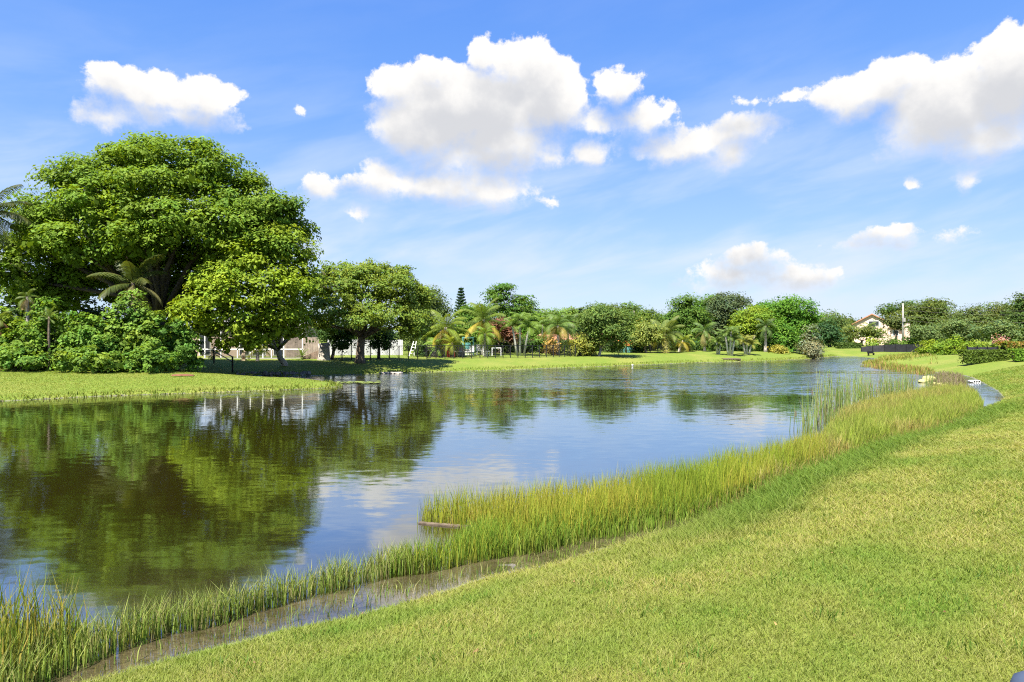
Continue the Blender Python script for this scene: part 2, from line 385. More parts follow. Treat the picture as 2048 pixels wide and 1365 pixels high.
lo = link('lake', lm, m); lo['kind'] = 'structure'

# ---------------------------------------------------------------- grass, reeds (stuff)
def blades(P, h, w, lean, c0, c1, yaw=None, mid=.55, curve=.35):
    n = len(P); yaw = rng.uniform(0, math.pi, n) if yaw is None else yaw
    s = np.stack([np.cos(yaw), np.sin(yaw), np.zeros(n)], -1) * (w / 2)[:, None]
    up = np.array([0, 0, 1.])
    V = np.empty((n, 5, 3)); V[:, 0] = P - s; V[:, 1] = P + s
    mp = P + up * (h * mid)[:, None] + lean * curve
    V[:, 2] = mp - s * .8; V[:, 3] = mp + s * .8; V[:, 4] = P + up * h[:, None] + lean
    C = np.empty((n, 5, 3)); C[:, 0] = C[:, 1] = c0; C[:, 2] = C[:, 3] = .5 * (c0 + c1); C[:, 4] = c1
    o = (np.arange(n) * 5)[:, None, None]
    Fc = np.array([[0, 1, 3], [0, 3, 2], [2, 3, 4]])[None] + o
    return V.reshape(-1, 3), Fc.reshape(-1, 3), C.reshape(-1, 3)
def stuff(name, label, cat, parts, mat=None):
    V = []; Fs = []; C = []; o = 0
    for v, f, c in parts: V.append(v); Fs.append(f + o); C.append(c); o += len(v)
    ob = link(name, mk_mesh(name, np.concatenate(V), np.concatenate(Fs), np.concatenate(C)), mat or M['grass'])
    return tag(ob, label, cat, None, 'stuff')
def pick(pal, n, wts=None, j=.25):
    pal = np.array(pal); return pal[rng.choice(len(pal), n, p=wts)] * rng.uniform(1 - j, 1 + j, (n, 1))
def rlean(n, s, bias=(0, 0)):
    l = np.zeros((n, 3)); l[:, :2] = rng.normal(0, 1, (n, 2)) * np.reshape(s, (-1, 1)) + np.array(bias); return l
def scatter(poly, dens):
    pl = np.array(poly); lo_, hi_ = pl.min(0), pl.max(0)
    n = int(dens * np.prod(hi_ - lo_)); p = rng.uniform(lo_, hi_, (n, 2)); return p[in_poly(p[:, 0], p[:, 1], poly)]
def P3(p, zoff=0):
    z = ground(p[:, 0], p[:, 1]) + zoff; return np.column_stack([p, z])

# mown lawn of the near bank
N = 4200000
Yc = rng.uniform(0, 1, N); Y0, Y1, e = 2.6, 46., .42
Yc = (Y0 ** e + Yc * (Y1 ** e - Y0 ** e)) ** (1 / e)
U = rng.uniform(-1.1, 1.5, N); Xc = U * Yc
sel = rng.uniform(0, 1, N) < .36
Xc, Yc = Xc[sel], Yc[sel]
Xc = np.concatenate([Xc, rng.uniform(-5, 6, 150000)]); Yc = np.concatenate([Yc, rng.uniform(-3, 3.2, 150000)])
zz, dd, wnn = ground(Xc, Yc, True)
k = (dd > .03) & (wnn > .5); Xc, Yc, zz, dd = Xc[k], Yc[k], zz[k], dd[k]
n = len(Xc); g = np.clip((Yc / 5.) , .7, 12)
pt = fbm(Xc, Yc, .35, 11); pt2 = fbm(Xc, Yc, 1.6, 21)
yel = np.clip((pt - .34) * 1.7 + (pt2 - .5) * .9 + .44 - .5 * sstep(Yc, 16, 30), .08, 1)
bank = (sstep(Xc, .6, 4.) * (1 - sstep(Yc, 22, 30)) * (1 - sstep(dd + (pt2 - .5) * .8, .9, 1.7)))
yel = np.clip(yel + .13 * np.sin(dd * 2 * np.pi / 1.15 + pt * 2.), 0, 1) * (1 - bank)
c = (1 - yel)[:, None] * pick([(.095, .165, .018), (.12, .20, .022), (.15, .21, .03)], n, None, .15) + yel[:, None] * pick([(.23, .235, .045), (.27, .26, .07), (.20, .23, .035), (.28, .25, .09)], n, None, .15)
c = c * (1.06 - bank * .16)[:, None]
h = rng.uniform(.028, .055, n) * (1 + bank * 2.2 * rng.uniform(.4, 1, n)) * np.clip(g, 1, 2.) ** .4
ww = rng.uniform(.004, .0068, n) * g ** .85
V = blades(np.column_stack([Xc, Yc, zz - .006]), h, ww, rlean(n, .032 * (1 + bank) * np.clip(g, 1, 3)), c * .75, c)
print('lawn blades', n)
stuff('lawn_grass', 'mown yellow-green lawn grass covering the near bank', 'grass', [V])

# weeds and fallen leaves in the lawn
wp = []; lf = []
for i in range(150):
    Yq = rng.uniform(3, 16); Xq = rng.uniform(-.5, .78) * Yq
    if shore(np.array([Xq]), np.array([Yq]))[0][0] < .3: continue
    if i % 3: wp.append(np.column_stack([rng.normal(Xq, .05 + .008 * Yq, 34), rng.normal(Yq, .05 + .008 * Yq, 34)]))
    lf.append(np.column_stack([rng.normal(Xq, 1., 1), rng.normal(Yq, 1., 1)]))
wp = np.concatenate(wp); n = len(wp); c = pick([(.07, .14, .015), (.09, .17, .02)], n)
lf = np.concatenate(lf); lf = lf[shore(lf[:, 0], lf[:, 1])[0] > .1]; n2_ = len(lf)
c2_ = pick([(.30, .20, .08), (.22, .13, .06), (.34, .27, .12)], n2_)
stuff('lawn_weeds', 'small dark weed tufts and dry leaves scattered in the near lawn', 'weeds', [
    blades(P3(wp), rng.uniform(.04, .085, n), rng.uniform(.006, .011, n), rlean(n, .03), c * .8, c),
    blades(P3(lf, .035), rng.uniform(.004, .015, n2_), rng.uniform(.012, .022, n2_), rlean(n2_, .025), c2_, c2_)])

# reed beds standing in the shallows
def reedbed(poly, dens, h0, h1, w0, pal, wts=None, leanS=.10, tips=None, seed=1, hmap=None):
    p = scatter(poly, dens); n = len(p)
    cl = fbm(p[:, 0], p[:, 1], 2.2, seed); k = rng.uniform(0, 1, n) < np.clip(.6 + (cl - .35) * 2.2, .35, 1); p = p[k]; cl = cl[k]; n = len(p)
    d = np.abs(dist_line(p[:, 0], p[:, 1], list(poly) + [poly[0]]))
    edge = .72 + .28 * sstep(d, 0, .35)
    h = rng.uniform(h0, h1, n) * edge * (.75 + .5 * cl)
    c = pick(pal, n, wts)
    if hmap is not None:
        w_ = sstep(fbm(p[:, 0], p[:, 1], .55, seed + 9) + rng.normal(0, .08, n), .38, .62)[:, None]; c = c * (1 - w_) + pick(hmap, n) * w_
    pq = fbm(p[:, 0], p[:, 1], .7, seed + 4)[:, None]
    c = c * (.8 + .4 * pq)
    return blades(P3(p), h, w0 * rng.uniform(.7, 1.4, n), rlean(n, leanS * h / .7), c * (.85, .8, .9), c if tips is None else .5 * c + .5 * pick(tips, n), mid=.6, curve=.25)
G1 = [(.13, .22, .02), (.19, .26, .02), (.26, .29, .03), (.10, .18, .02), (.34, .30, .04)]
G2 = [(.18, .28, .04), (.14, .26, .03), (.24, .30, .06), (.30, .29, .11), (.11, .21, .025)]
G3 = [(.19, .24, .03), (.26, .26, .05), (.30, .22, .08), (.15, .23, .02), (.33, .20, .07)]
def pl(*pts): return [gp(*p) for p in pts]
bedA = pl((-260,1500),(0,1420),(90,1372),(164,1340),(239,1306),(342,1271),(427,1258),(513,1226),(615,1195),(700,1178),(780,1152),(856,1146),(856,1120),(780,1122),(700,1146),(615,1170),(513,1204),(400,1232),(270,1268),(140,1296),(0,1302),(-260,1330))
bedA2 = pl((-260,1480),(0,1390),(120,1345),(190,1290),(140,1280),(0,1292),(-260,1320))
bedB = pl((780,1152),(856,1146),(931,1131),(1022,1113),(1083,1104),(1143,1086),(1234,1068),(1295,1050),(1400,1025),(1400,980),(1250,1000),(1100,1030),(950,1058),(900,1098),(780,1122))
bedC = pl((832,1046),(950,1060),(1010,1085),(1100,1085),(1234,1062),(1400,1022),(1560,955),(1655,925),(1655,895),(1600,908),(1500,932),(1330,970),(1180,996),(1000,1020),(855,1030))
bedD = pl((1500,985),(1560,958),(1655,928),(1741,892),(1858,868),(1917,843),(1968,815),(1950,788),(1890,780),(1820,787),(1745,800),(1682,824),(1655,854),(1640,890),(1540,925))
stuff('marsh_grass', 'low ragged grass fringe between the muddy strip and open water', 'grass', [
    reedbed(bedA, 2400, .20, .48, .008, G2, None, .16, [(.30, .30, .10)], 2),
    reedbed(bedA2, 760, .5, .92, .011, G1, None, .10, [(.36, .24, .10), (.2, .28, .04)], 5),
    reedbed(pl((90,1372),(239,1312),(427,1264),(615,1212),(856,1160),(1083,1118),(1295,1062),(1334,1066),(1122,1122),(850,1190),(697,1230),(513,1270),(342,1312),(174,1356)), 240, .04, .20, .007, G2, None, .25, None, 16),
    reedbed(pl((960,1150),(1037,1140),(1122,1120),(1234,1088),(1334,1066),(1334,1050),(1234,1068),(1122,1096),(1022,1118)), 230, .05, .20, .008, [(.12, .21, .02), (.17, .24, .03), (.24, .26, .07)], None, .2, None, 18),
    reedbed(bedB, 1900, .20, .50, .009, [(.12, .21, .02), (.16, .24, .03), (.24, .27, .03)], None, .13, None, 6)])
stuff('rush_bed', 'dense bed of upright yellow-green rushes beside the floating plank', 'rushes', [
    reedbed(bedC, 1350, .34, .76, .008, [(.16, .25, .02), (.22, .30, .02), (.12, .21, .02)], None, .085, [(.30, .30, .05), (.22, .30, .03)], 3, [(.30, .31, .03), (.36, .30, .05), (.24, .28, .03)]),
    reedbed(pl((950,1100),(1022,1116),(1083,1108),(1143,1092),(1234,1074),(1334,1058),(1420,1026),(1400,1005),(1234,1045),(1100,1078)), 1300, .10, .34, .010, [(.12, .21, .02), (.16, .24, .03), (.20, .24, .04)], None, .14, None, 23),
    reedbed(pl((1300,1045),(1400,1022),(1560,958),(1655,928),(1655,915),(1560,945),(1400,1005)), 900, .12, .35, .012, [(.08, .16, .015), (.11, .19, .02)], None, .12, None, 9)])
stuff('sedge_bed', 'golden and rust tinted sedges filling the shallows below the cattails', 'sedges', [
    reedbed(bedD, 640, .28, .64, .013, [(.17, .25, .02), (.23, .29, .03), (.14, .22, .02)], None, .13, [(.34, .33, .10), (.26, .32, .05)], 4, [(.26, .24, .05), (.33, .22, .07), (.22, .24, .04), (.33, .28, .11)]),
    reedbed(pl((1300,1050),(1420,1022),(1560,968),(1655,938),(1741,902),(1858,880),(1917,853),(1968,825),(1950,806),(1858,850),(1741,872),(1655,905),(1560,940),(1400,1004)), 700, .12, .34, .012, [(.12, .20, .02), (.17, .22, .03), (.26, .22, .07)], None, .14, None, 21),
    reedbed(pl((1862,772),(1900,780),(1935,772),(1925,755),(1880,750),(1858,757)), 130, .3, .6, .02, [(.20, .16, .10), (.26, .20, .13), (.20, .22, .05)], None, .2, None, 12),
    reedbed(pl((1720,734),(1850,752),(1872,746),(1850,741),(1800,734),(1740,729)), 50, .25, .55, .035, G3, None, .15, None, 13)])
# taller grass on the far spit, fringes along the other banks
def landscatter(poly, dens): 
    p = scatter(poly, dens); z, d, _ = ground(p[:, 0], p[:, 1], True); k = d > -.15; return np.column_stack([p[k], z[k]])
parts = []
P_ = landscatter([(px(1760, 82), 82), (px(1850, 82), 82), (px(1880, 56), 56), (px(1800, 54), 54), (px(1716, 62), 62)], 34)
P_ = P_[rng.uniform(0, 1, len(P_)) < np.clip((fbm(P_[:, 0], P_[:, 1], .25, 31) - .3) * 3, 0, 1)]
n = len(P_); c = pick([(.24, .24, .04), (.17, .22, .03), (.30, .26, .08)], n)
parts.append(blades(P_, rng.uniform(.12, .38, n), rng.uniform(.035, .06, n), rlean(n, .1), c * .8, c))
for lo_d, hi_d, dens, hh, reg in ((-.2, .4, 110, .20, [(-24, 26), (-5, 30), (-5, 40), (-24, 36)]), (.3, 9, 420, .04, [(-34, 27), (-12, 31), (-8.5, 44), (-34, 44)]),
                          (-.2, .6, 60, .20, [(-22, 43), (50, 52), (56, 90), (30, 90), (-22, 50)])):
    p = scatter(reg, dens); z, d, wn_ = ground(p[:, 0], p[:, 1], True); k = (d > lo_d) & (d < hi_d) & (wn_ < .5)
    p, z = p[k], z[k]; n = len(p); c = pick([(.14, .21, .025), (.19, .24, .035), (.25, .26, .06)], n)
    parts.append(blades(np.column_stack([p, z]), rng.uniform(.4, 1, n) * hh, rng.uniform(.03, .05, n) * (.5 if hh < .1 else 1), rlean(n, hh * (.8 if hh < .1 else .3)), c * .85, c))
stuff('bank_grass', 'long grass edging the far banks and the low spit', 'grass', parts)

# ---------------------------------------------------------------- trees
LEAF_K = 1.0
def leaf_quads(Pn, Nn, size, aspect, col, seed):
    r = np.random.default_rng(seed); n = len(Pn)
    t = r.normal(0, 1, (n, 3)); t -= (t * Nn).sum(1)[:, None] * Nn; t /= np.linalg.norm(t, axis=1)[:, None] + 1e-9
    b = np.cross(Nn, t); l = (size * r.uniform(.65, 1.35, n))[:, None]
    t = t * l * .5; b = b * l * .5 * aspect
    dr = np.array([0, 0, -1.]) * l * .12
    V = np.stack([Pn - t, Pn + b + dr * .3 - t * .15, Pn + t + dr, Pn - b + dr * .3 - t * .15], 1)
    Fc = np.arange(n * 4).reshape(n, 4)
    return V.reshape(-1, 3), Fc, np.repeat(col, 4, 0)
def crown_arrays(lobes, n, size, clump, per, col, var=.22, yellow=.15, seed=0, aspect=.6, low=.35, fill=.22, flat=.75, upb=.42, core=.6):
    r = np.random.default_rng(seed); L = np.array(lobes, float)
    wt = L[:, 3] * L[:, 5]; wt = wt / wt.sum()
    nc = max(6, int(n / per)); C = []; N_ = []
    while len(C) < nc:
        li = r.choice(len(L), nc * 2, p=wt); u = r.normal(0, 1, (nc * 2, 3)); u /= np.linalg.norm(u, axis=1)[:, None]
        u[:, 2] = np.where((u[:, 2] < -low) & (r.uniform(0, 1, nc * 2) < .7), -u[:, 2], u[:, 2])
        f = np.where(r.uniform(0, 1, nc * 2) < fill, r.uniform(.35, .8, nc * 2), np.where(r.uniform(0, 1, nc * 2) < .12, r.uniform(1.02, 1.2, nc * 2), r.uniform(.8, 1.05, nc * 2)))
        p = L[li, :3] + u * L[li, 3:6] * f[:, None]
        q = np.linalg.norm((p[:, None, :] - L[None, :, :3]) / L[None, :, 3:6], axis=2); q[np.arange(len(p)), li] = 9
        ok = (q.min(1) > .78) | (r.uniform(0, 1, len(p)) < fill * .7)
        nn_ = u / L[li, 3:6]; nn_ /= np.linalg.norm(nn_, axis=1)[:, None]
        C += list(p[ok]); N_ += list(nn_[ok])
    C = np.array(C[:nc]); N_ = np.array(N_[:nc])
    cs = clump * r.uniform(.6, 1.3, nc)
    ci = np.repeat(np.arange(nc), per); m = len(ci)
    off = r.normal(0, 1, (m, 3)); off /= np.linalg.norm(off, axis=1)[:, None]; off[:, 2] = np.where((off[:, 2] < -.1) & (r.uniform(0, 1, m) < .75), -off[:, 2], off[:, 2])
    off = off * (r.uniform(.25, 1, m) ** .45)[:, None] * cs[ci][:, None]; off[:, 2] *= flat
    P_ = C[ci] + off
    rad = off / (np.linalg.norm(off, axis=1)[:, None] + 1e-9)
    Nn = N_[ci] * .45 + rad * .5 + np.array([0, 0, upb]) + r.normal(0, .34, (m, 3)); Nn /= np.linalg.norm(Nn, axis=1)[:, None]
    cj = (1 + r.normal(0, var * .6, nc))[ci] * (1 + r.normal(0, var * .5, m)); yj = np.clip(r.normal(0, yellow, nc)[ci] + r.normal(0, yellow * .5, m), -.3, .6)
    cc = np.array(col)[None] * np.clip(cj, .4, 1.8)[:, None]; cc = cc * np.stack([1 + yj, 1 + yj * .35, 1 - yj * .3], -1)
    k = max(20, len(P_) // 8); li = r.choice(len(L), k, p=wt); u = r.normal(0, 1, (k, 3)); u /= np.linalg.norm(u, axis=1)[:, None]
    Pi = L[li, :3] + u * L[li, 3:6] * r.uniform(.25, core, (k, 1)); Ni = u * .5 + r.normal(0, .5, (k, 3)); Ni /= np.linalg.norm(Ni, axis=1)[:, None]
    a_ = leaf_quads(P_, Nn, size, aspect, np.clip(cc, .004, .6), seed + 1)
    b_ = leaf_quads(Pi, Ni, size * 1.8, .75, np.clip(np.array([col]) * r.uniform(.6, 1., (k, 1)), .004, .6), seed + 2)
    return np.concatenate([a_[0], b_[0]]), np.concatenate([a_[1], b_[1] + len(a_[0])]), np.concatenate([a_[2], b_[2]])
_sd = [100]
def nseed(): _sd[0] += 7; return _sd[0]
def limbs(mb, base, lobes, r0, fork, seed, twigs=1.):
    r = np.random.default_rng(seed); base = Vector(base)
    c = Vector(np.average(np.array(lobes)[:, :3], axis=0, weights=np.array(lobes)[:, 3]))
    top = base.lerp(Vector((c.x, c.y, base.z + (c.z - base.z) * 1.)), 0); top = Vector((base.x + (c.x - base.x) * .25, base.y + (c.y - base.y) * .25, base.z + fork))
    mid = base.lerp(top, .5) + Vector(r.normal(0, r0 * .5, 3)) * Vector((1, 1, 0)).length * .5
    mb.tube([base + Vector((0, 0, -.15)), base + Vector((0, 0, fork * .12)), mid, top], [r0 * 1.5, r0 * 1.05, r0 * .9, r0 * .8], 9)
    for L in lobes:
        e = Vector(L[:3]); d = (e - top).length
        if d < .2: continue
        m1 = top.lerp(e, .4) + Vector((r.normal(0, d * .07), r.normal(0, d * .07), d * .06))
        rr = r0 * .5 * min(1, .5 + .1 * d)
        mb.tube([top - Vector((0, 0, r0 * .5)), m1, e], [rr, rr * .7, rr * .3], 6)
        for _ in range(int(3 * twigs)):
            q = e + Vector((r.uniform(-1, 1) * L[3], r.uniform(-1, 1) * L[4], r.uniform(-.3, .8) * L[5])) * .85
            mb.tube([m1.lerp(e, r.uniform(0, .9)), q], [rr * .35, rr * .1], 4)
def tree(name, label, cat, u, Y, lobes, col, trunk_px=8, size=None, clump=None, k=4.2, group=None, bark='bark', fork=.45, per=46, billow=5, **kw):
    """u: photo column of the trunk; lobes in photo pixels (u, v, ru, rv[, depth offset m[, depth radius m]]) at distance Y"""
    s = Y / F; x = px(u, Y); z = gz(x, Y)
    t = thing(name, label, cat, (x, Y, z), group)
    L = []
    area = 0
    for lb in lobes:
        dy = lb[4] if len(lb) > 4 else 0; ry = lb[5] if len(lb) > 5 else lb[2] * s
        yy = Y + dy
        L.append((px(lb[0], yy) - x, dy, pz(lb[1], yy) - z, lb[2] * s, ry, lb[3] * s)); area += math.pi * lb[2] * lb[3]
    rr = np.random.default_rng(nseed()); LB = []
    for l in L:
        LB.append((l[0], l[1], l[2], l[3]*.84, l[4]*.84, l[5]*.84))
        for _ in range(billow):
            d_ = rr.normal(0, 1, 3); d_[2] = d_[2] * .8 + .25; d_ /= np.linalg.norm(d_); q_ = rr.uniform(.28, .52)
            LB.append((l[0]+d_[0]*l[3]*.74, l[1]+d_[1]*l[4]*.74, l[2]+d_[2]*l[5]*.74, l[3]*q_, l[4]*q_, l[5]*q_*rr.uniform(.75,1.2)))
    size = size or max(.16, Y * .0028); clump = clump or max(.55, Y * .0125)
    lp = size / s; n = int(k * 1.15 * area / (lp * lp * .3))
    n = min(n, 120000)
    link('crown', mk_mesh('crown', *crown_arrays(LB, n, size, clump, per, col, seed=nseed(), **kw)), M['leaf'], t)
    if trunk_px:
        mb = MB(); zc = min(l[2] - l[5] * .4 for l in L); lowest = max(.4, zc)
        limbs(mb, (0, 0, 0), L if len(L) < 14 else L[:14], trunk_px * s / 2, max(.5, lowest * fork * 2 if fork < .5 else lowest), nseed())
        mb.build('trunk', M[bark], t, True)
    return t
def shrub(name, label, cat, u0, u1, v0, Y, col, k=4.5, depth=None, group=None, size=None, **kw):
    s = Y / F; u = (u0 + u1) / 2; x = px(u, Y); z = gz(x, Y); t = thing(name, label, cat, (x, Y, z), group)
    hw = (u1 - u0) / 2 * s; h = pz(v0, Y) - z; r = np.random.default_rng(nseed()); L = []
    for i in range(max(4, int(hw * 2.2 / max(.4, h * .35)) + 3)):
        a = r.uniform(-.72, .72); q = r.uniform(.35, .72) * (1 - .35 * abs(a))
        L.append((a * hw, r.uniform(-.4, .4) * (depth or hw), h * q * r.uniform(.5, 1), hw * r.uniform(.3, .5), (depth or hw) * .5, h * r.uniform(.28, .42)))
    L.append((0, 0, h * .62, hw * .5, (depth or hw) * .5, h * .38)); L.append((-.45 * hw, 0, h * .3, hw * .5, hw * .5, h * .32)); L.append((.45 * hw, 0, h * .3, hw * .5, hw * .5, h * .32))
    size = size or max(.15, Y * .0028); lp = size / s
    n = min(40000, int(k * (u1 - u0) * (h / s) / (lp * lp * .3)))
    link('foliage', mk_mesh('foliage', *crown_arrays(L, n, size, max(.35, Y * .010), 40, col, seed=nseed(), low=.9, **kw)), M['leaf'], t)
    mb = MB()
    for i in range(4):
        a = r.uniform(-.4, .4) * hw; mb.tube([(a * .4, 0, -.1), (a, r.uniform(-.2, .2), h * .6)], [.06 + .01 * h, .03], 6)
    mb.build('stem', M['darkbark'], t)
    return t

# palms -------------------------------------------------------------
_fr = {}
def frond_mesh(e0, style, col, var):
    key = (round(e0), style, col, var)
    if key in _fr: return _fr[key]
    r = np.random.default_rng(hash(key) % 10000 if False else int(abs(e0) * 13 + var * 101 + sum(col) * 1000))
    nseg = 9; pts = [np.zeros(3)]; a = R(e0); L = 1.
    droop = {'coco': 1.3, 'royal': 2.0, 'small': 1.9, 'stiff': .8}[style]
    for i in range(nseg):
        d = np.array([math.cos(a), 0, math.sin(a)]); pts.append(pts[-1] + d * L / nseg); a -= droop / nseg * (.5 + 1.1 * i / nseg)
    pts = np.array(pts); V = []; Fc = []; C = []
    def add(vs, c):
        o = len(V); V.extend(vs); C.extend([c] * len(vs)); Fc.append((o, o + 1, o + 2, o + 3))
    col = np.array(col); rc = col * .8 + np.array([.12, .10, .02]) * .6
    for i in range(nseg):
        wd = .016 * (1 - i / nseg * .8); y = np.array([0, wd, 0]); add([pts[i] - y, pts[i] + y, pts[i + 1] + y * .8, pts[i + 1] - y * .8], rc)
        zz_ = np.array([0, 0, wd]); add([pts[i] - zz_, pts[i] + zz_, pts[i + 1] + zz_ * .8, pts[i + 1] - zz_ * .8], rc)
    nl = 26
    for j in range(nl):
        t_ = .10 + .9 * j / nl; f = t_ * nseg; i = min(int(f), nseg - 1); p = pts[i] + (pts[i + 1] - pts[i]) * (f - i)
        d = pts[i + 1] - pts[i]; d /= np.linalg.norm(d)
        ll = (.25 if style != 'stiff' else .22) * math.sin(math.pi * min(1, .16 + t_ * .80)) * r.uniform(.85, 1.1) + .04
        for sg in (-1, 1):
            dirn = d * .65 + np.array([0, sg * .85, -.05]); dirn /= np.linalg.norm(dirn)
            dr = np.array([0, 0, -ll * (.55 if style != 'stiff' else .1)])
            q1 = p + dirn * ll * .5 + dr * .2; q2 = p + dirn * ll + dr
            wv = d * .013
            c = np.clip(col * r.uniform(.75, 1.25) + np.array([.04, .02, 0]) * r.uniform(0, 1) * t_, .004, .6)
            add([p - wv, p + wv, q1 + wv, q1 - wv], c); add([q1 - wv, q1 + wv, q2 + wv * .15, q2 - wv * .15], c)
    me = mk_mesh('frond', V, Fc, np.array(C)); me.materials.append(M['frond']); _fr[key] = me
    return me
def palm(name, label, u, Y, vtop, flen_px, style='coco', col=(.09, .15, .02), old=None, n=15, trunk=7, bark='palebark', lean=0, shaft=False, ubase=None, group=None, emin=-35, vbase=None, cat='palm'):
    """vtop: photo row of the crown's heart; flen_px: frond length in photo pixels"""
    s = Y / F; ub = u if ubase is None else ubase; x = px(ub, Y); z = gz(x, Y); t = thing(name, label, cat, (x, Y, z), group)
    top = Vector((px(u, Y) - x, 0, pz(vtop, Y) - z)); r = np.random.default_rng(nseed())
    mb = MB(); r0 = trunk * s / 2; k = 7; pts = []; rad = []
    for i in range(k + 1):
        f = i / k; pts.append((top.x * f ** 1.5, math.sin(f * 3) * .1 * lean, -.1 + (top.z + .1) * f)); rad.append(r0 * (1.35 - .6 * f if i else 1.9))
    mb.tube(pts, rad, 9); mb.build('trunk', M[bark], t, True)
    if shaft:
        mb = MB(); hh = flen_px * s * .38
        mb.tube([top + Vector((0, 0, -hh)), top + Vector((0, 0, -hh * .5)), top], [r0 * 1.05, r0 * 1.15, r0 * .5], 9); mb.build('crownshaft', M['shaft'], t, True)
    for i in range(n):
        f = (i + .5) / n; e0 = 82 - f * (82 - emin); e0 = round(e0 / 12) * 12
        c = col
        if old is not None and f > .62: c = old
        fo = link('frond', frond_mesh(e0, style, c, i % 2), None, t)
        fo.location = top + Vector((0, 0, -f * .12)); fo.rotation_euler = (r.uniform(-.25, .25), 0, i * 2.4 + r.uniform(-.3, .3)); q = flen_px * s * r.uniform(.85, 1.12); fo.scale = (q, q, q)
    return t

GR = (.055, .105, .014); YG = (.105, .155, .014); DG = (.030, .060, .012); OL = (.058, .085, .020); LG = (.080, .140, .018); GREY = (.078, .112, .036); BG = (.060, .130, .014)

# -- left bank
big = [(315,330,118,56,0),(200,352,95,50,-.5),(420,342,95,52,0),(485,400,92,55,-.5),(120,418,88,52,0),(560,440,52,42,0),(70,500,72,52,0),(40,560,58,55,-.5),
       (250,425,105,50,-2.5),(370,440,105,50,-3),(150,500,90,46,-2.5),(290,500,70,36,-3.5),(200,390,100,46,-2),(330,375,110,42,-1.8),(460,450,80,46,-2.5),(90,450,60,34,-1.5),(540,500,60,40,-1.5),
       (130,580,80,45,2),(420,560,80,60,3),(250,560,90,60,4),(330,600,80,60,5),(80,610,60,50,0)]
big += [(330,520,90,48,1),(390,500,70,46,2),(215,520,90,46,2),(450,520,60,46,0),(370,590,70,40,2),(280,470,70,36,1),(160,560,60,36,1),(395,290,26,22,0),(290,290,24,18,0),(235,308,26,18,0),(160,330,24,22,0),(415,288,12,20,0),(520,355,26,20,0),(590,410,24,20,0),(618,470,16,24,1),(70,440,26,22,0),(25,500,20,24,0)]
big = [(315 + (b_[0] - 315) * .97, b_[1] + (12 if b_[1] < 460 else 0), b_[2] * .97, b_[3] * .97, b_[4], b_[2] * .025) for b_ in big]
tree('shade_tree', 'huge broad round-crowned tree towering behind the shrubs on the left bank', 'tree', 330, 45, big, (.088, .140, .014), 26, size=.22, clump=.85, k=4.0, per=80, yellow=.09, fill=.2, billow=6, core=.74, bark='darkbark')
tree('leaning_tree', 'yellow-green leafy tree leaning out right of the huge tree', 'tree', 569, 50,
     [(490,530,70,40,-7.5,1.9),(555,500,55,38,-6,1.7),(435,600,66,38,-8.5,1.8),(530,590,70,42,-8,1.9),(590,570,40,50,-6,1.5),(400,635,46,24,-8.5,1.4),(560,640,55,32,-7,1.7),(480,655,50,28,-8,1.5),(505,470,52,34,-6,1.6),(450,560,40,24,-8.5,1.2),(590,625,36,30,-5.5,1.2),(470,682,26,18,-8,1.),(545,672,34,22,-7,1.2),(515,455,40,24,-5,1.4),(600,520,28,34,-5.5,1.3),(420,665,22,16,-8.5,.9),(450,690,20,14,-8,.8),(505,690,26,14,-7.5,.9),(585,662,24,26,-6,1.),(400,655,20,14,-8.5,.8)],
     (.124, .176, .013), 12, size=.22, clump=.8, k=3.0, per=60, bark='palebark', yellow=.08, fill=.12)
for (a_, b_, v_, Y_, c_, lb) in ((-60,70,612,39,(.09,.15,.018),'bright green shrub at the far left end of the shrub bank'), (40,150,606,38.6,(.08,.14,.016),'tall leafy shrub beside the dead-fronded palm on the left'),
      (110,235,626,38.5,(.08,.145,.02),'rounded glossy shrub left of the tallest shrub'), (190,345,588,39.5,(.085,.145,.02),'tallest glossy green shrub under the huge tree'),
      (300,400,640,40,(.062,.125,.018),'dark green shrub at the right end of the shrub bank'), (120,250,690,37.2,(.082,.14,.02),'low shrub spreading at the front edge of the lawn'), (240,350,690,37.5,(.076,.14,.02),'low bushy shrub in front of the tallest shrub'),
      (-30,110,690,37.2,(.084,.145,.02),'low ragged shrub at the frame edge on the left lawn')):
    shrub('shrub', lb, 'shrub', a_, b_, v_, Y_, c_, depth=1.5, group='shrubs under the huge tree', size=.19)
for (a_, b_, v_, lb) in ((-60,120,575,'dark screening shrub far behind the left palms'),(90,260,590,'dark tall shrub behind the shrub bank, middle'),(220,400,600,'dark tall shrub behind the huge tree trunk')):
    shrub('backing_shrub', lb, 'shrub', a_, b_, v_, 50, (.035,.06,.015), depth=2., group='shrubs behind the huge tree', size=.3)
palm('coconut_palm', 'coconut palm with long drooping fronds beneath the huge tree', 266, 40.5, 566, 82, 'coco', (.045, .068, .016), (.12, .12, .05), 13, 9, 'bark', emin=-55)
palm('tall_palm', 'tall palm whose dark fronds enter at the left frame edge', -22, 41, 425, 85, 'coco', (.03, .05, .014), None, 16, 9, 'palebark', emin=-50)
palm('skirted_palm', 'slim palm with a skirt of dead fronds in the left shrubs', 55, 40.6, 594, 28, 'small', (.06, .10, .02), (.30, .22, .13), 13, 7, 'palebark', emin=-80)
palm('spiky_palm', 'small spiky-leaved palm poking up between left shrubs', 98, 37.9, 634, 22, 'stiff', (.10, .15, .045), None, 14, 5, 'bark', emin=-10)
palm('drooping_palm', 'small palm with brown hanging fronds at the left frame edge', -2, 38.6, 640, 36, 'small', (.10, .14, .03), (.17, .10, .05), 13, 8, 'bark', emin=-80)

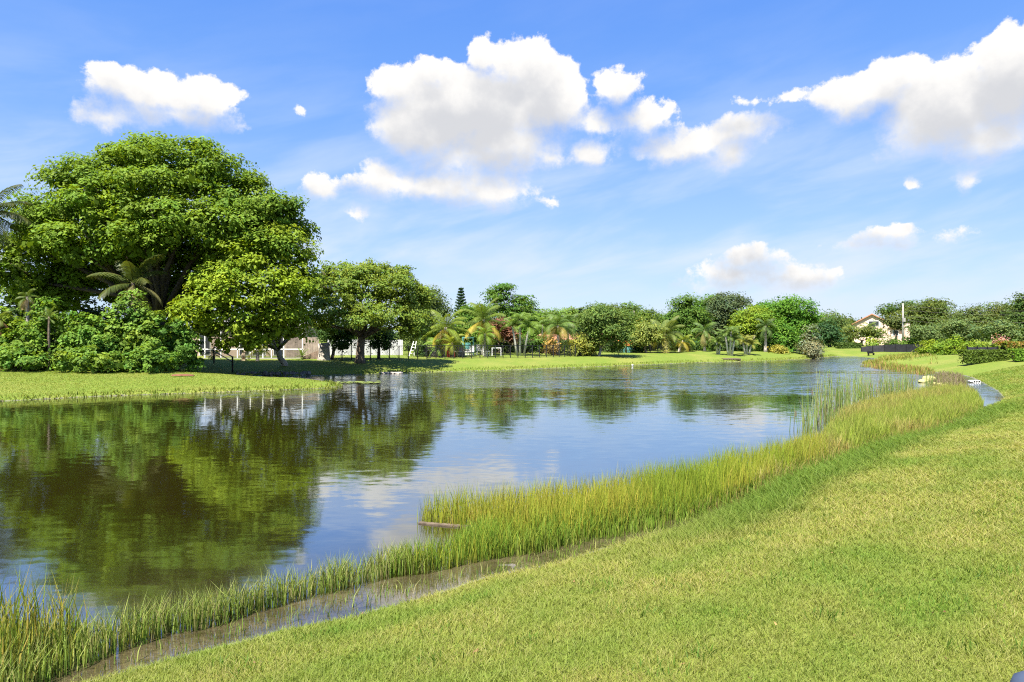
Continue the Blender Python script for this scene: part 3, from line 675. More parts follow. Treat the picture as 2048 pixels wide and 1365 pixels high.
# -- cove and its house
def wall_obj(mb, name, mat, par): return mb.build(name, M[mat], par)
YH = 60
t = thing('bungalow', 'beige stucco bungalow behind the screened pool enclosure', 'house', (px(500, YH), YH, gz(px(500, YH), YH)))
x0, x1 = px(385, YH) - t.location.x, px(590, YH) - t.location.x
MB().box(x0, x1, 0, 7, -.3, 2.9).build('wall', M['beige'], t)
mb = MB(); mb.add([(x0-.5,-.6,2.9),(x1+.5,-.6,2.9),(x1+.5,7.6,2.9),(x0-.5,7.6,2.9),(x0+2.5,3.5,3.5),(x1-2.5,3.5,3.5)], [(0,1,5,4),(1,2,5),(2,3,4,5),(3,0,4),(3,2,1,0)]).build('roof', M['concrete'], t)
for u0, u1 in ((400,420),(480,498),(506,530),(548,566)):
    f = MB().box(px(u0,YH)-t.location.x-.06, px(u1,YH)-t.location.x+.06, -.05, .0, .1, 2.2).build('window', M['white'], t)
    MB().box(px(u0,YH)-t.location.x, px(u1,YH)-t.location.x, -.07, -.052, .16, 2.14).build('pane', M['glass'], f)
YS = 56.5
t = thing('screen_enclosure', 'white framed screen enclosure in front of the beige bungalow', 'enclosure', (px(500, YS), YS, gz(px(500, YS), YS)))
for u0 in (410, 442, 475, 501, 526, 543, 568, 605):
    X = px(u0, YS) - t.location.x; MB().box(X-.035, X+.035, -.035, .035, -.2, 2.75).build('post', M['white'], t)
mb = MB(); X0_, X1_ = px(411, YS) - t.location.x, px(604, YS) - t.location.x
mb.add([(X0_,0,.06),(X1_,0,.06),(X1_,0,2.75),(X0_,0,2.75)], [(0,1,2,3)]); mb.build('screen', M['screen'], t)
xa, xb = px(405, YS) - t.location.x, px(607, YS) - t.location.x
MB().box(xa, xb, -.035, .035, .72, .82).build('rail', M['white'], t); MB().box(xa, xb, -.06, .06, 2.75, 2.88).build('beam', M['white'], t)
MB().box(xa, xb, -.25, .3, -.3, .06).build('kerb', M['concrete'], t)
def board_fence(name, label, u0, u1, Y0_, Y1_, h, mat, bw=.14, gap=.012, post=None, skew=0):
    x0, x1 = px(u0, Y0_), px(u1, Y1_); o = Vector((x0, Y0_, gz(x0, Y0_))); e = Vector((x1, Y1_, gz(x1, Y1_))); d = e - o; L = d.length
    t = thing(name, label, 'fence', o); mb = MB(); r = np.random.default_rng(nseed()); n = int(L / bw)
    for i in range(n):
        a_ = o + d * (i / n) - o; b_ = o + d * ((i + 1) / n) - o - d.normalized() * gap; hh = h + r.normal(0, .012); yo = r.normal(0, .004)
        mb.add([(a_.x,a_.y+yo,a_.z-.1),(b_.x,b_.y+yo,b_.z-.1),(b_.x,b_.y+.02+yo,b_.z-.1),(a_.x,a_.y+.02+yo,a_.z-.1),(a_.x,a_.y+yo,a_.z+hh),(b_.x,b_.y+yo,b_.z+hh),(b_.x,b_.y+.02+yo,b_.z+hh),(a_.x,a_.y+.02+yo,a_.z+hh)],
               [(3,2,1,0),(4,5,6,7),(0,1,5,4),(1,2,6,5),(2,3,7,6),(3,0,4,7)])
    mb.build('boards', M[mat], t)
    for q in (.25, .8): MB().bar(Vector((0,.06,h*q)), d + Vector((0,.06,h*q)), .07, .04).build('rail', M[mat], t)
    return t
board_fence('wooden_fence', 'weathered grey board fence right of the screen enclosure', 572, 638, 58.5, 58.5, 1.75, 'fencewood')
board_fence('vinyl_fence', 'white board fence behind the dark small trees', 655, 806, 63, 64, 1.45, 'vinyl', .16)
board_fence('backyard_fence', 'brown wooden fence behind the multi-stemmed palms', 950, 1225, 73, 82, 1.35, 'darkwood')
# broken panel leaning by the pale stump
p0 = gp(0, 0) if False else None
Yb = 55.5; t = thing('fence_panel', 'collapsed brown fence panel lying beside the pale stump', 'fence panel', (px(618, Yb), Yb, gz(px(618, Yb), Yb)))
mb = MB(); s = Yb / F
for i in range(9): mb.add([((-16+i*3.8)*s,0,-.05),((-16+i*3.8+3.3)*s,0,-.05),((-16+i*3.8+3.3)*s,.03,-.05),((-16+i*3.8)*s,.03,-.05),((-16+i*3.8)*s,.25,(1+i*1.6)*s+.1),((-16+i*3.8+3.3)*s,.25,(1+i*1.6)*s+.16),((-16+i*3.8+3.3)*s,.28,(1+i*1.6)*s+.16),((-16+i*3.8)*s,.28,(1+i*1.6)*s+.1)],[(3,2,1,0),(4,5,6,7),(0,1,5,4),(1,2,6,5),(2,3,7,6),(3,0,4,7)])
mb.build('boards', M['darkwood'], t); MB().bar((-16*s,.2,.1),(18*s,.3,.62),.07).build('rail', M['darkwood'], t)
Yb = 54.8; t = thing('tree_stump', 'thick pale tree stump at the end of the board fence', 'stump', (px(648, Yb), Yb, gz(px(648, Yb), Yb)))
MB().tube([(0,0,-.1),(0,0,.1),(.02,0,.8),(-.03,0,1.35)],[.62,.5,.44,.47],12).build('trunk', M['palebark'], t, True)
# statue
Yb = 53.5; x = px(487, Yb); t = thing('garden_statue', 'small stone animal statue in front of the screen enclosure', 'statue', (x, Yb, gz(x, Yb)))
MB().box(-.2,.2,-.2,.2,-.1,.1).build('plinth', M['statue'], t)
mb = MB(); mb.blob((0,0,.35),(.17,.17,.28),1); mb.blob((.03,0,.66),(.12,.12,.14),2); mb.blob((.12,0,.68),(.1,.06,.05),3); mb.tube([(.06,.04,.75),(.10,.06,.86)],[.04,.015],6); mb.tube([(.12,-.08,.1),(.12,-.08,.4)],[.05,.05],6); mb.build('body', M['statue'], t, True)
# railing of the little landing
Yb = 46.5; x = px(465, Yb); zb = gz(x, Yb); t = thing('railing', 'black metal railing stepping down to the cove water', 'railing', (x, Yb, zb))
MB().bar((0,0,-.4),(0,0,1.12),.09).build('post', M['black'], t); MB().bar((-2.4,2.6,.5),(-2.4,2.6,1.75),.07).build('post', M['black'], t)
mb = MB(); mb.bar((0,0,1.08),(-2.4,2.6,1.7),.06); mb.bar((0,0,.75),(-2.4,2.6,1.4),.05); mb.build('handrail', M['black'], t)
# patio slab strip + stone edging
mb = MB(); r = np.random.default_rng(5)
for i in range(46):
    u = 466 + i * 3.4; v = 751.5 + (i < 8) * 1.5 + r.normal(0, .4)
    X, D = gp(u, v); mb.blob((X, D + r.normal(0,.1), r.uniform(.02,.16)), (r.uniform(.09,.22), r.uniform(.1,.25), r.uniform(.10,.20)), i, 8)
tag(mb.build('stone_edging', M['stone'], None), 'dark rough stones lining the shaded cove edge', 'stone edging')
mb = MB()
for i in range(16):
    u = 757 + i * 3; X, D = gp(u, 747.6); mb.blob((X, D, .03), (.16, .2, .09), i + 60, 8)
tag(mb.build('pale_edging', M['palestone'], None), 'pale stones along the far waterline below the spreading tree', 'stone edging')
# lily pads off the point of the spit
V = []; Fl = []; r = np.random.default_rng(9)
mb = MB()
for i in range(60):
    u = r.uniform(672, 758); v = 766 + r.normal(0, .9); X, D = gp(u, v); rr = r.uniform(.12, .26)
    mb.add([(X + rr * math.cos(a_), D + rr * math.sin(a_), .006 + .02 * (q % 3 == 0) + .0008 * i) for q, a_ in enumerate(np.linspace(.3, 6.0, 10))] + [(X, D, .006 + .0008 * i)], [tuple(range(11))])
tag(mb.build('lily_pads', M['lily'], None), 'drift of floating lily pads off the grassy point', 'lily pads', None, 'stuff')

palm('young_palm', 'young yellow-green palm in front of the screen enclosure', 515, 53.5, 700, 34, 'small', (.22, .24, .03), None, 10, 6, 'palebark', emin=0)
palm('low_palm', 'short bushy palm beside the collapsed fence panel', 604, 55, 712, 20, 'stiff', (.10, .16, .03), None, 12, 5, 'bark', emin=-10)
palm('shaded_palm', 'shaded little palm at the left end of the screen enclosure', 428, 54, 708, 22, 'small', (.05, .08, .02), None, 11, 4, 'bark', emin=-20)

# -- spreading tree and small dark trees
tree('spreading_tree', 'wide multi-branched tree with feathery green crown on the far bank', 'tree', 720, 53,
     [(700,580,60,40,-1),(648,592,32,40,0),(770,590,62,42,-1),(820,610,45,45,0),(680,630,70,34,-3),(760,640,75,34,-3),(645,652,32,24,0),(830,655,40,28,-1),(730,560,50,32,0),(790,565,36,30,0),(845,600,18,30,1),(665,560,30,26,0),(690,545,12,20,0),(655,548,9,20,0),(740,540,11,20,0),(775,545,11,18,0),(805,562,10,20,1),(836,590,9,22,1)],
     (.098, .140, .020), 18, size=.19, clump=.55, k=2.6, per=34, fill=.12, billow=7, core=.45, bark='bark', upb=.35)
tree('small_tree', 'small dark tree between the pale stump and the spreading tree', 'tree', 664, 56, [(672,675,26,22),(690,690,22,16),(655,668,20,20),(700,668,20,16)], DG, 7, bark='darkbark', fork=.6)
tree('small_tree', 'small dark low-forked tree right of the spreading tree trunk', 'tree', 757, 57, [(748,690,18,13),(772,688,18,13),(757,672,28,16)], DG, 6, bark='darkbark', fork=.6)
tree('rounded_tree', 'olive green tree behind the spreading tree on its right', 'tree', 850, 66, [(840,620,34,34),(856,602,18,22),(832,655,38,30),(858,650,24,32)], OL, 8)
shrub('hedge_shrub', 'clipped round dark shrub by the white ladder', 'shrub', 833, 858, 685, 62, DG)
palm('golden_palm', 'coconut palm with golden lower fronds above the patio', 892, 62, 655, 56, 'coco', (.11, .16, .02), (.30, .24, .03), 17, 8, 'palebark', emin=-60)
palm('leaning_palm', 'coconut palm with slanting trunk beside the teal playset', 968, 66, 640, 56, 'coco', (.09, .14, .022), (.30, .25, .04), 17, 6, 'palebark', emin=-50, ubase=966)
palm('patio_palm', 'short feathery palm standing right behind the wicker sofas', 904, 61, 686, 34, 'small', (.15, .19, .02), None, 14, 5, 'bark', emin=-40)
palm('broad_palm', 'low bright green palm left of the wicker sofas', 876, 61.5, 694, 34, 'small', (.09, .17, .02), None, 14, 5, 'bark', emin=-20)
palm('small_palm', 'small palm with slim pale trunk in front of the leaning palm', 970, 63, 668, 30, 'small', (.10, .17, .02), None, 15, 4, 'palebark', emin=-60)
# conifer
def conifer(label, u, Y, vtop, vbot, half, tiers, name='norfolk_pine'):
    s = Y / F; x = px(u, Y); z = gz(x, Y); t = thing(name, label, 'conifer', (x, Y, z)); H_ = pz(vtop, Y) - z; h0 = pz(vbot, Y) - z; r = np.random.default_rng(nseed())
    P_ = []; C = []
    mb = MB(); mb.tube([(0,0,-.1),(0,0,H_*.5),(0,0,H_)],[half*s*.14,half*s*.09,.02],7)
    for i in range(tiers):
        f = i / tiers; zz_ = h0 + (H_ - h0) * f; rad = half * s * (1 - f) ** .8 * 1.05 + .12
        for j in range(7):
            a_ = j * 2 * math.pi / 7 + i * .5; q = np.linspace(.08, 1, 26)
            e = np.stack([np.cos(a_) * rad * q, np.sin(a_) * rad * q, zz_ + rad * (-.12 * q + .42 * q * q)], -1)
            P_.append(np.repeat(e, 3, 0) + r.normal(0, .035 * half * s, (78, 3)))
    P_ = np.concatenate(P_); N_ = r.normal(0, 1, P_.shape) + np.array([0, -.2, .8]); N_ /= np.linalg.norm(N_, axis=1)[:, None]
    link('crown', mk_mesh('crown', *leaf_quads(P_, N_, max(.2, half * s * .13), .5, np.array([(.022, .05, .018)]) * r.uniform(.7, 1.3, (len(P_), 1)), nseed())), M['leaf'], t)
    mb.build('trunk', M['darkbark'], t)
conifer('dark tiered Norfolk pine rising alone behind the palms', 922, 92, 573, 690, 22, 20)
conifer('young tiered pine, left of a pair above the palms', 1161, 90, 614, 680, 10, 12)
conifer('young tiered pine, right of a pair above the palms', 1178, 90, 613, 680, 12, 12)
tree('almond_tree', 'tall open tree with layered glossy branches above the palms', 'tree', 1010, 84, [(985,584,20,8),(1012,578,18,8),(1000,598,32,11),(1040,602,22,11),(1056,618,16,12),(1020,620,40,14),(985,625,26,13),(1010,642,50,16),(1050,642,22,14),(985,658,30,16)], GR, 8, k=3.6, fill=.1, billow=3, flat=.45)
tree('copper_tree', 'small copper-leaved tree behind the slim palm', 'tree', 998, 70, [(1000,655,22,14),(988,670,18,16),(1012,672,22,18)], (.12, .06, .04), 5)
tree('leafy_tree', 'mid green bushy tree behind the golden palm', 'tree', 938, 74, [(935,640,24,22),(950,655,28,26),(925,665,24,20),(945,680,30,18)], GR, 5)
# cluster palms with white stems
def cluster(label, us, Y, vtops, fl, col, name='clustered_palm', n=11):
    s = Y / F; u = sum(us) / len(us); x = px(u, Y); z = gz(x, Y); t = thing(name, label, 'palm', (x, Y, z)); r = np.random.default_rng(nseed())
    for i, (uu, vt) in enumerate(zip(us, vtops)):
        top = Vector((px(u + (uu - u) * 1.5, Y) - x, r.uniform(-.4, .4), pz(vt, Y) - z)); b_ = Vector(((uu - u) * s * .6, 0, -.1))
        MB().tube([b_, b_.lerp(top, .5) + Vector((0, 0, .1)), top], [.13, .10, .085], 7).build('trunk', M['whitebark'], t, True)
        for j in range(n):
            f = (j + .5) / n; e0 = round((80 - f * 72) / 12) * 12
            fo = link('frond', frond_mesh(e0, 'small', col, j % 2), None, t); fo.location = top; fo.rotation_euler = (0, 0, j * 2.4 + i); q = fl * .85 * s * r.uniform(.85, 1.1); fo.scale = (q, q, q)
    return t
cluster('three-stemmed palm with feathery drooping crowns behind the wire fence', (1030, 1040, 1052), 66, (652, 640, 656), 40, (.09, .16, .025))
palm('slim_palm', 'slim single palm just left of the yellow-shafted palm', 1085, 74, 650, 38, 'small', (.09, .16, .02), None, 14, 4, 'palebark', emin=-50)
palm('royal_palm', 'palm with green-yellow shaft and grey trunk behind the wire fence', 1116, 68, 652, 46, 'royal', (.075, .135, .03), (.24, .20, .05), 15, 6, 'palebark', shaft=True, emin=-40)
palm('royal_palm', 'palm with upright fronds between yellow-shafted palm and young pines', 1136, 76, 645, 40, 'royal', (.07, .13, .025), None, 14, 5, 'palebark', emin=-40)
shrub('croton', 'yellow leaved shrub right of the yellow-shafted palm', 'shrub', 1128, 1190, 668, 68, (.14, .15, .025), depth=1.6)
shrub('croton', 'orange tinted low shrub left of the yellow-shafted palm', 'shrub', 1090, 1116, 678, 67.5, (.22, .15, .05), depth=1.)
tree('mango_tree', 'dense bushy tree with pale trunk at the fence corner', 'tree', 1198, 68, [(1200,640,38,24),(1235,645,35,26),(1180,655,30,20),(1220,672,42,22),(1195,685,26,16),(1240,690,26,16)], (.075, .115, .025), 6, k=3.6, bark='palebark')
for (u_, Y_, lb_, lobes_, c_) in (
   (1105, 95, 'low broad green tree behind the slim palm, skyline dip', [(1090,650,40,20),(1130,640,36,18),(1070,640,24,14)], LG),
   (1200, 96, 'bushy olive tree showing above the fence corner tree', [(1195,630,30,16),(1230,628,28,14),(1170,640,24,14)], OL),
   (1262, 98, 'green tree with a tall tufted top right of the fence corner tree', [(1262,640,26,22),(1255,622,14,12),(1275,660,26,24)], GR),
   (1290, 84, 'dark leafy tree behind the pale flowering tree', [(1290,645,32,20),(1275,665,30,24),(1310,660,26,24)], (.06,.10,.014)),
   (1372, 92, 'tall dense green tree behind the right-hand coconut palm', [(1368,615,26,18),(1350,640,28,26),(1385,640,30,30),(1370,670,40,26),(1340,668,22,22)], (.055,.10,.014)),
   (1425, 100, 'round bright green tree peeping left of the grey-green tree', [(1420,612,24,18),(1410,640,26,30)], BG),
   (1452, 97, 'large round grey-green tree with fine leaves on the far bank', [(1452,622,44,32),(1470,650,36,30),(1430,655,36,28)], (.05,.07,.028)),
   (1500, 88, 'yellow-green tree behind the white-stemmed palm trios', [(1495,650,30,20),(1520,640,28,22),(1482,665,24,18),(1525,665,26,18)], YG),
   (1580, 92, 'big spreading bright green tree at the right end of the far bank', [(1580,625,52,26),(1540,640,34,26),(1612,640,28,26),(1570,660,50,30)], BG)):
    tree('broadleaf_tree', lb_, 'tree', u_, Y_, lobes_, c_, 7, k=4.2, group='trees on the far bank')
tree('flowering_tree', 'pale yellow flowering tree beside the right-hand coconut palm', 'tree', 1292, 76, [(1292,662,24,16),(1280,680,22,14),(1306,678,20,14)], (.14, .17, .04), 5, k=3.6)
palm('coconut_palm', 'coconut palm with ringed trunk standing alone on the far lawn', 1331, 77, 668, 52, 'coco', (.10, .14, .035), (.22, .21, .04), 17, 7, 'palebark', emin=-30)
palm('slim_palm', 'slanting slim palm right of the lone coconut palm', 1366, 80, 682, 28, 'small', (.13, .17, .02), (.26, .22, .03), 12, 4, 'palebark', emin=-40, ubase=1358)
palm('slim_palm', 'straight pale-trunked palm left of the white-stemmed trios', 1409, 82, 662, 34, 'small', (.07, .13, .03), (.18, .17, .06), 15, 4, 'palebark', emin=-60)
palm('slim_palm', 'short slim palm by the green wire fence', 1378, 81, 686, 20, 'small', (.10, .16, .02), None, 12, 3, 'bark', emin=-40)
cluster('white-stemmed palm pair, leftmost of the trios on the lawn', (1433, 1439), 76, (684, 690), 26, (.10, .16, .03))
cluster('white-stemmed palm trio beside the small landing', (1454, 1460, 1466), 75, (672, 664, 680), 30, (.08, .14, .03))
cluster('white-stemmed palm trio right of the small landing', (1488, 1494, 1500), 77, (684, 680, 690), 26, (.15, .17, .03))
cluster('shadowed white-stemmed palm group behind the trios', (1474, 1480), 84, (682, 686), 22, (.17, .17, .03))
palm('royal_palm', 'tall palm with plumed head left of the big bright tree', 1508, 96, 618, 26, 'royal', (.06, .10, .035), None, 14, 4, 'palebark', shaft=True, emin=-40)
palm('royal_palm', 'dark trunked palm between the yellow-green and big bright trees', 1531, 84, 652, 30, 'royal', (.06, .11, .03), None, 14, 5, 'palebark', emin=-50)
for (a_, b_, v_, Y_, c_, lb) in ((1520,1602,640,86,BG,'big dense bright green bush below the big spreading tree'), (1540,1572,690,82,(.19,.18,.03),'small yellow-tipped bush at the far bank'),
     (1598,1640,655,84,(.11,.12,.06),'grey-green feathery bush at the end of the far bank'), (1612,1640,686,80,(.13,.13,.07),'pale dry bush at the water end of the far bank'),
     (1633,1685,640,104,(.035,.075,.025),'dark bluish-green bush where the lake narrows')):
    shrub('bush', lb, 'shrub', a_, b_, v_, Y_, c_, group='bushes at the end of the far bank')
# backs of the gardens: dark under-storey shrubs, so the far bank reads as a closed row
for i, (a_, b_, v_, Y_, c_) in enumerate(((1040,1090,660,90,GR), (1235,1262,668,88,GR), (1340,1400,672,96,DG), (1400,1450,668,98,DG), (1450,1500,672,98,DG), (1495,1545,672,97,DG), (900,935,668,76,OL), (805,845,670,80,OL))):
    shrub('garden_shrub', ('shaded shrub behind the three-stemmed palm', 'green shrub behind the fence corner tree', 'dark shrub behind the lone coconut palm', 'dark shrub behind the straight pale palm', 'dark shrub behind the trio at the landing', 'dark shrub below the yellow-green tree', 'olive shrub behind the golden palm', 'olive shrub behind the spreading tree')[i], 'shrub', a_, b_, v_, Y_, c_, depth=1.6, group='shrubs along the back gardens')

rr_ = np.random.default_rng(41)
under = ['left of the leaning palm', 'behind the teal playset', 'under the almond tree', 'behind the slim pale palm', 'under the slim palm', 'behind the yellow-shafted palm', 'behind the yellow shrub', 'behind the fence corner tree trunk', 'behind the play tent', 'under the pale flowering tree', 'left of the lone coconut palm', 'right of the lone coconut palm', 'behind the slanting palm', 'behind the straight pale palm', 'left behind the trios', 'right behind the trios', 'under the yellow-green tree', 'left of the dense bright bush']
for i in range(18):
    a_ = 925 + i * 36; shrub('understory_shrub', 'dark low shrub in the garden row ' + under[i], 'shrub', a_ - 8, a_ + 42, 680 + rr_.uniform(-10, 4), (71 if i < 7 else 78 if i < 10 else 85) + rr_.uniform(-1, 2), (DG, GR, (.045, .075, .018))[i % 3], depth=1.3, group='low shrubs along the back gardens')
palm('tall_palm', 'palm head rising above the low trees behind the slim palms', 1100, 92, 634, 24, 'royal', (.07,.12,.03), None, 14, 4, 'palebark', emin=-50)
palm('tall_palm', 'palm head on the skyline left of the young pine pair', 1146, 94, 628, 24, 'royal', (.07,.12,.03), None, 14, 4, 'palebark', emin=-50)
palm('tall_palm', 'palm head on the skyline right of the fence corner tree', 1268, 92, 622, 24, 'royal', (.06,.11,.03), None, 14, 4, 'palebark', emin=-60)
palm('tall_palm', 'palm head on the skyline above the pale flowering tree', 1302, 96, 640, 22, 'royal', (.06,.11,.03), None, 14, 4, 'palebark', emin=-60)
tree('casuarina', 'wispy tall tree behind the golden palm, left of the dark pine', 'tree', 882, 80, [(880,612,10,22),(868,600,10,26),(890,628,12,20)], OL, 5, k=2.6)
tree('acacia', 'feathery tree behind the coconut palms right of the dark pine', 'tree', 945, 88, [(948,622,22,12),(935,634,20,12),(962,632,18,14)], LG, 5, k=2.6)
rr_ = np.random.default_rng(58); cols_ = (GR, OL, (.055, .095, .02), LG, (.045, .08, .018), BG)
for i in range(18):
    a_ = 1000 + i * 37 + rr_.uniform(-8, 8); vt_ = 640 + rr_.uniform(-8, 12) + (i > 15) * 12
    tree('backdrop_tree', 'mid-height tree closing the back row ' + under[i], 'tree', a_, 104 + rr_.uniform(-3, 8), [(a_ + rr_.uniform(-12, 12), vt_ + rr_.uniform(0, 16), rr_.uniform(10, 22), rr_.uniform(9, 18)) for q in range(4)] + [(a_, vt_ + 26, 26, 18)], cols_[(i * 5) % 6], 5, k=3.4, group='trees of the back row', billow=7)
# -- wire fence along the far bank
def wire_fence(name, label, pts, h, mat, step):
    P_ = [Vector((px(u, Y), Y, gz(px(u, Y), Y))) for u, Y in pts]; t = thing(name, label, 'fence', P_[0]); o = P_[0]; wires = MB(); rail = MB()
    for a_, b_ in zip(P_[:-1], P_[1:]):
        L = (b_ - a_).length; n = max(1, round(L / step))
        for i in range(n):
            q = a_.lerp(b_, i / n) - o; q.z = gz(q.x + o.x, q.y + o.y) - o.z
            MB().bar(q + Vector((0,0,-.1)), q + Vector((0,0,h)), .065).build('post', M[mat], t)
            q2 = a_.lerp(b_, (i + 1) / n) - o; q2.z = gz(q2.x + o.x, q2.y + o.y) - o.z
            rail.bar(q + Vector((0,0,h-.02)), q2 + Vector((0,0,h-.02)), .045); rail.bar(q + Vector((0,0,.08)), q2 + Vector((0,0,.08)), .02)
            m_ = max(2, int((q2 - q).length / .16))
            for j in range(m_):
                for k0, k1 in ((0, 1), (1, 0)):
                    c0 = q.lerp(q2, j / m_); c1 = q.lerp(q2, min(1, (j + 5) / m_)) 
                    wires.bar(c0 + Vector((0,0,.08 + k0*(h-.1))), c1 + Vector((0,0,.08 + k1*(h-.1))), .009)
    rail.build('rail', M[mat], t); wires.build('wire_mesh', M[mat], t)
wire_fence('wire_fence', 'black wire fence along the far bank behind the spreading tree', [(665,55.5),(760,56.5),(960,60),(1107,64),(1192,69)], 1.15, 'black', .82)
wire_fence('wire_fence', 'black wire fence piece between fence corner tree and coconut palm', [(1236,74),(1330,82)], 1.0, 'black', 1.8)
wire_fence('green_fence', 'green wire fence behind the straight pale palm', [(1352,88),(1412,88)], 1.2, 'greenmesh', 1.5)
# -- garden furniture on the patio
def at(u, Y): x = px(u, Y); return (x, Y, gz(x, Y))
def sofa(label, u, Y, w_, name='wicker_sofa', mat='wicker'):
    t = thing(name, label, 'sofa', at(u, Y), 'patio seats')
    MB().box(-w_/2, w_/2, -.4, .4, .05, .4).build('seat', M[mat], t, bevel=.03); MB().box(-w_/2, w_/2, .28, .42, .405, .85).build('backrest', M[mat], t, bevel=.03)
    for sg in (-1, 1): MB().box(sg*w_/2-.08 if sg > 0 else -w_/2-.08, sg*w_/2+.08 if sg > 0 else -w_/2+.08, -.42, .25, .02, .62).build('armrest', M[mat], t, bevel=.03)
    MB().box(-w_/2+.1, w_/2-.1, -.38, .26, .402, .52).build('cushion', M['cushion'], t, bevel=.04)
sofa('grey wicker sofa on the patio left of the red chair', 886, 62, 1.7)
sofa('grey wicker armchair on the patio right of the red chair', 917, 62.5, 1.0, 'wicker_armchair')
sofa('small grey wicker seat at the left end of the patio', 856, 62.5, .8, 'wicker_stool')
def chair(label, u, Y, mat, rz=0, name='garden_chair', sc=1.):
    t = thing(name, label, 'chair', at(u, Y), None, rz); t.scale = (sc,)*3
    MB().box(-.25,.25,-.25,.25,.40,.45).build('seat', M[mat], t)
    mb = MB()
    for i in range(4): mb.box(-.25+i*.135,-.25+i*.135+.1,.22,.25,.45,1.0)
    mb.build('backrest', M[mat], t)
    for a_ in (-.22,.22):
        for b_ in (-.22,.22): MB().bar((a_,b_,0),(a_,b_,.40),.05).build('leg', M[mat], t)
chair('red garden chair between the wicker seats', 902, 61, 'red', .4, sc=1.15)
chair('white garden chair beside the teal playset, nearer one', 941, 63, 'white', -.5)
chair('white garden chair right of the teal playset', 958, 66, 'white', .3)
chair('low white chair at the foot of the leaning palm', 973, 65, 'white', 1.)
# bicycle
t = thing('bicycle', 'dark bicycle parked in front of the wicker sofa', 'bicycle', at(870, 59.8), None, .2)
for sx_ in (-.52, .52):
    ring = [(sx_ + .33*math.cos(a_), 0, .34 + .33*math.sin(a_)) for a_ in np.linspace(0, 2*math.pi, 19)]
    wl = MB().tube(ring, .03, 5).build('wheel', M['black'], t, True)
mb = MB(); mb.bar((-.52,0,.34),(-.12,0,.34),.04); mb.bar((-.12,0,.34),(-.2,0,.8),.045); mb.bar((-.2,0,.78),(.35,0,.85),.045); mb.bar((-.12,0,.34),(.35,0,.8),.045); mb.bar((.33,0,1.0),(.52,0,.34),.045); mb.bar((-.52,0,.34),(-.2,0,.78),.04); mb.build('frame', M['black'], t)
MB().box(-.33,-.08,-.07,.07,.84,.9).build('saddle', M['black'], t); MB().bar((.33,-.28,1.02),(.33,.28,1.02),.04).build('handlebar', M['black'], t)
# playset
t = thing('playset', 'teal wooden climbing playset in the back garden', 'playset', at(936, 65.5)); s = 65.5 / F
for a_ in (-.5, .5):
    for b_ in (0, .8): MB().bar((a_, b_, -.1), (a_, b_, 1.62), .10).build('post', M['teal'], t)
MB().box(-.56,.56,-.06,.86,1.62,1.74).build('roof', M['teal'], t); MB().box(-.5,.5,.02,.78,.62,.70).build('platform', M['teal'], t)
mb = MB(); [mb.bar((-.45,-.08,.05+i*.15),(.45,-.08,.05+i*.15),.05) for i in range(4)]; mb.build('ladder', M['white'], t)
MB().box(-.25,.25,.02,.06,.72,1.2).build('panel', M['teal'], t)
t = thing('soccer_goal', 'small white goal frame on the back lawn', 'goal', at(993, 65))
mb = MB(); mb.bar((-.42,0,-.05),(-.42,0,.75),.07); mb.bar((.42,0,-.05),(.42,0,.75),.07); mb.bar((-.42,0,.75),(.42,0,.75),.07); mb.bar((-.42,0,.75),(-.42,.6,0),.05); mb.bar((.42,0,.75),(.42,.6,0),.05); mb.build('frame', M['white'], t)
t = thing('ladder', 'white stepladder leaning by the round dark shrub', 'ladder', at(829, 62.5))
mb = MB(); [mb.bar((-.28+sg*.22, 0, 0), (.1+sg*.12-.1, .3, 1.35), .06) for sg in (-1, 1)]; mb.build('rail', M['white'], t)
mb = MB(); [mb.bar((-.5+.09*i+.05, .06*i, .25+i*.27), (-.06+.02*i, .06*i, .25+i*.27), .05) for i in range(4)]; mb.build('rung', M['white'], t)
t = thing('play_house', 'small orange and teal play tent right of the fence corner tree', 'play tent', at(1252, 77)); 
mb = MB(); mb.add([(-.9,-.6,.8),(.9,-.6,.8),(.9,.6,.8),(-.9,.6,.8),(-.9,0,1.45),(.9,0,1.45)],[(0,1,5,4),(2,3,4,5),(0,4,3),(1,2,5)]).build('roof', M['orange'], t); MB().box(-.7,.7,-.5,.5,0,.797).build('wall', M['teal'], t)
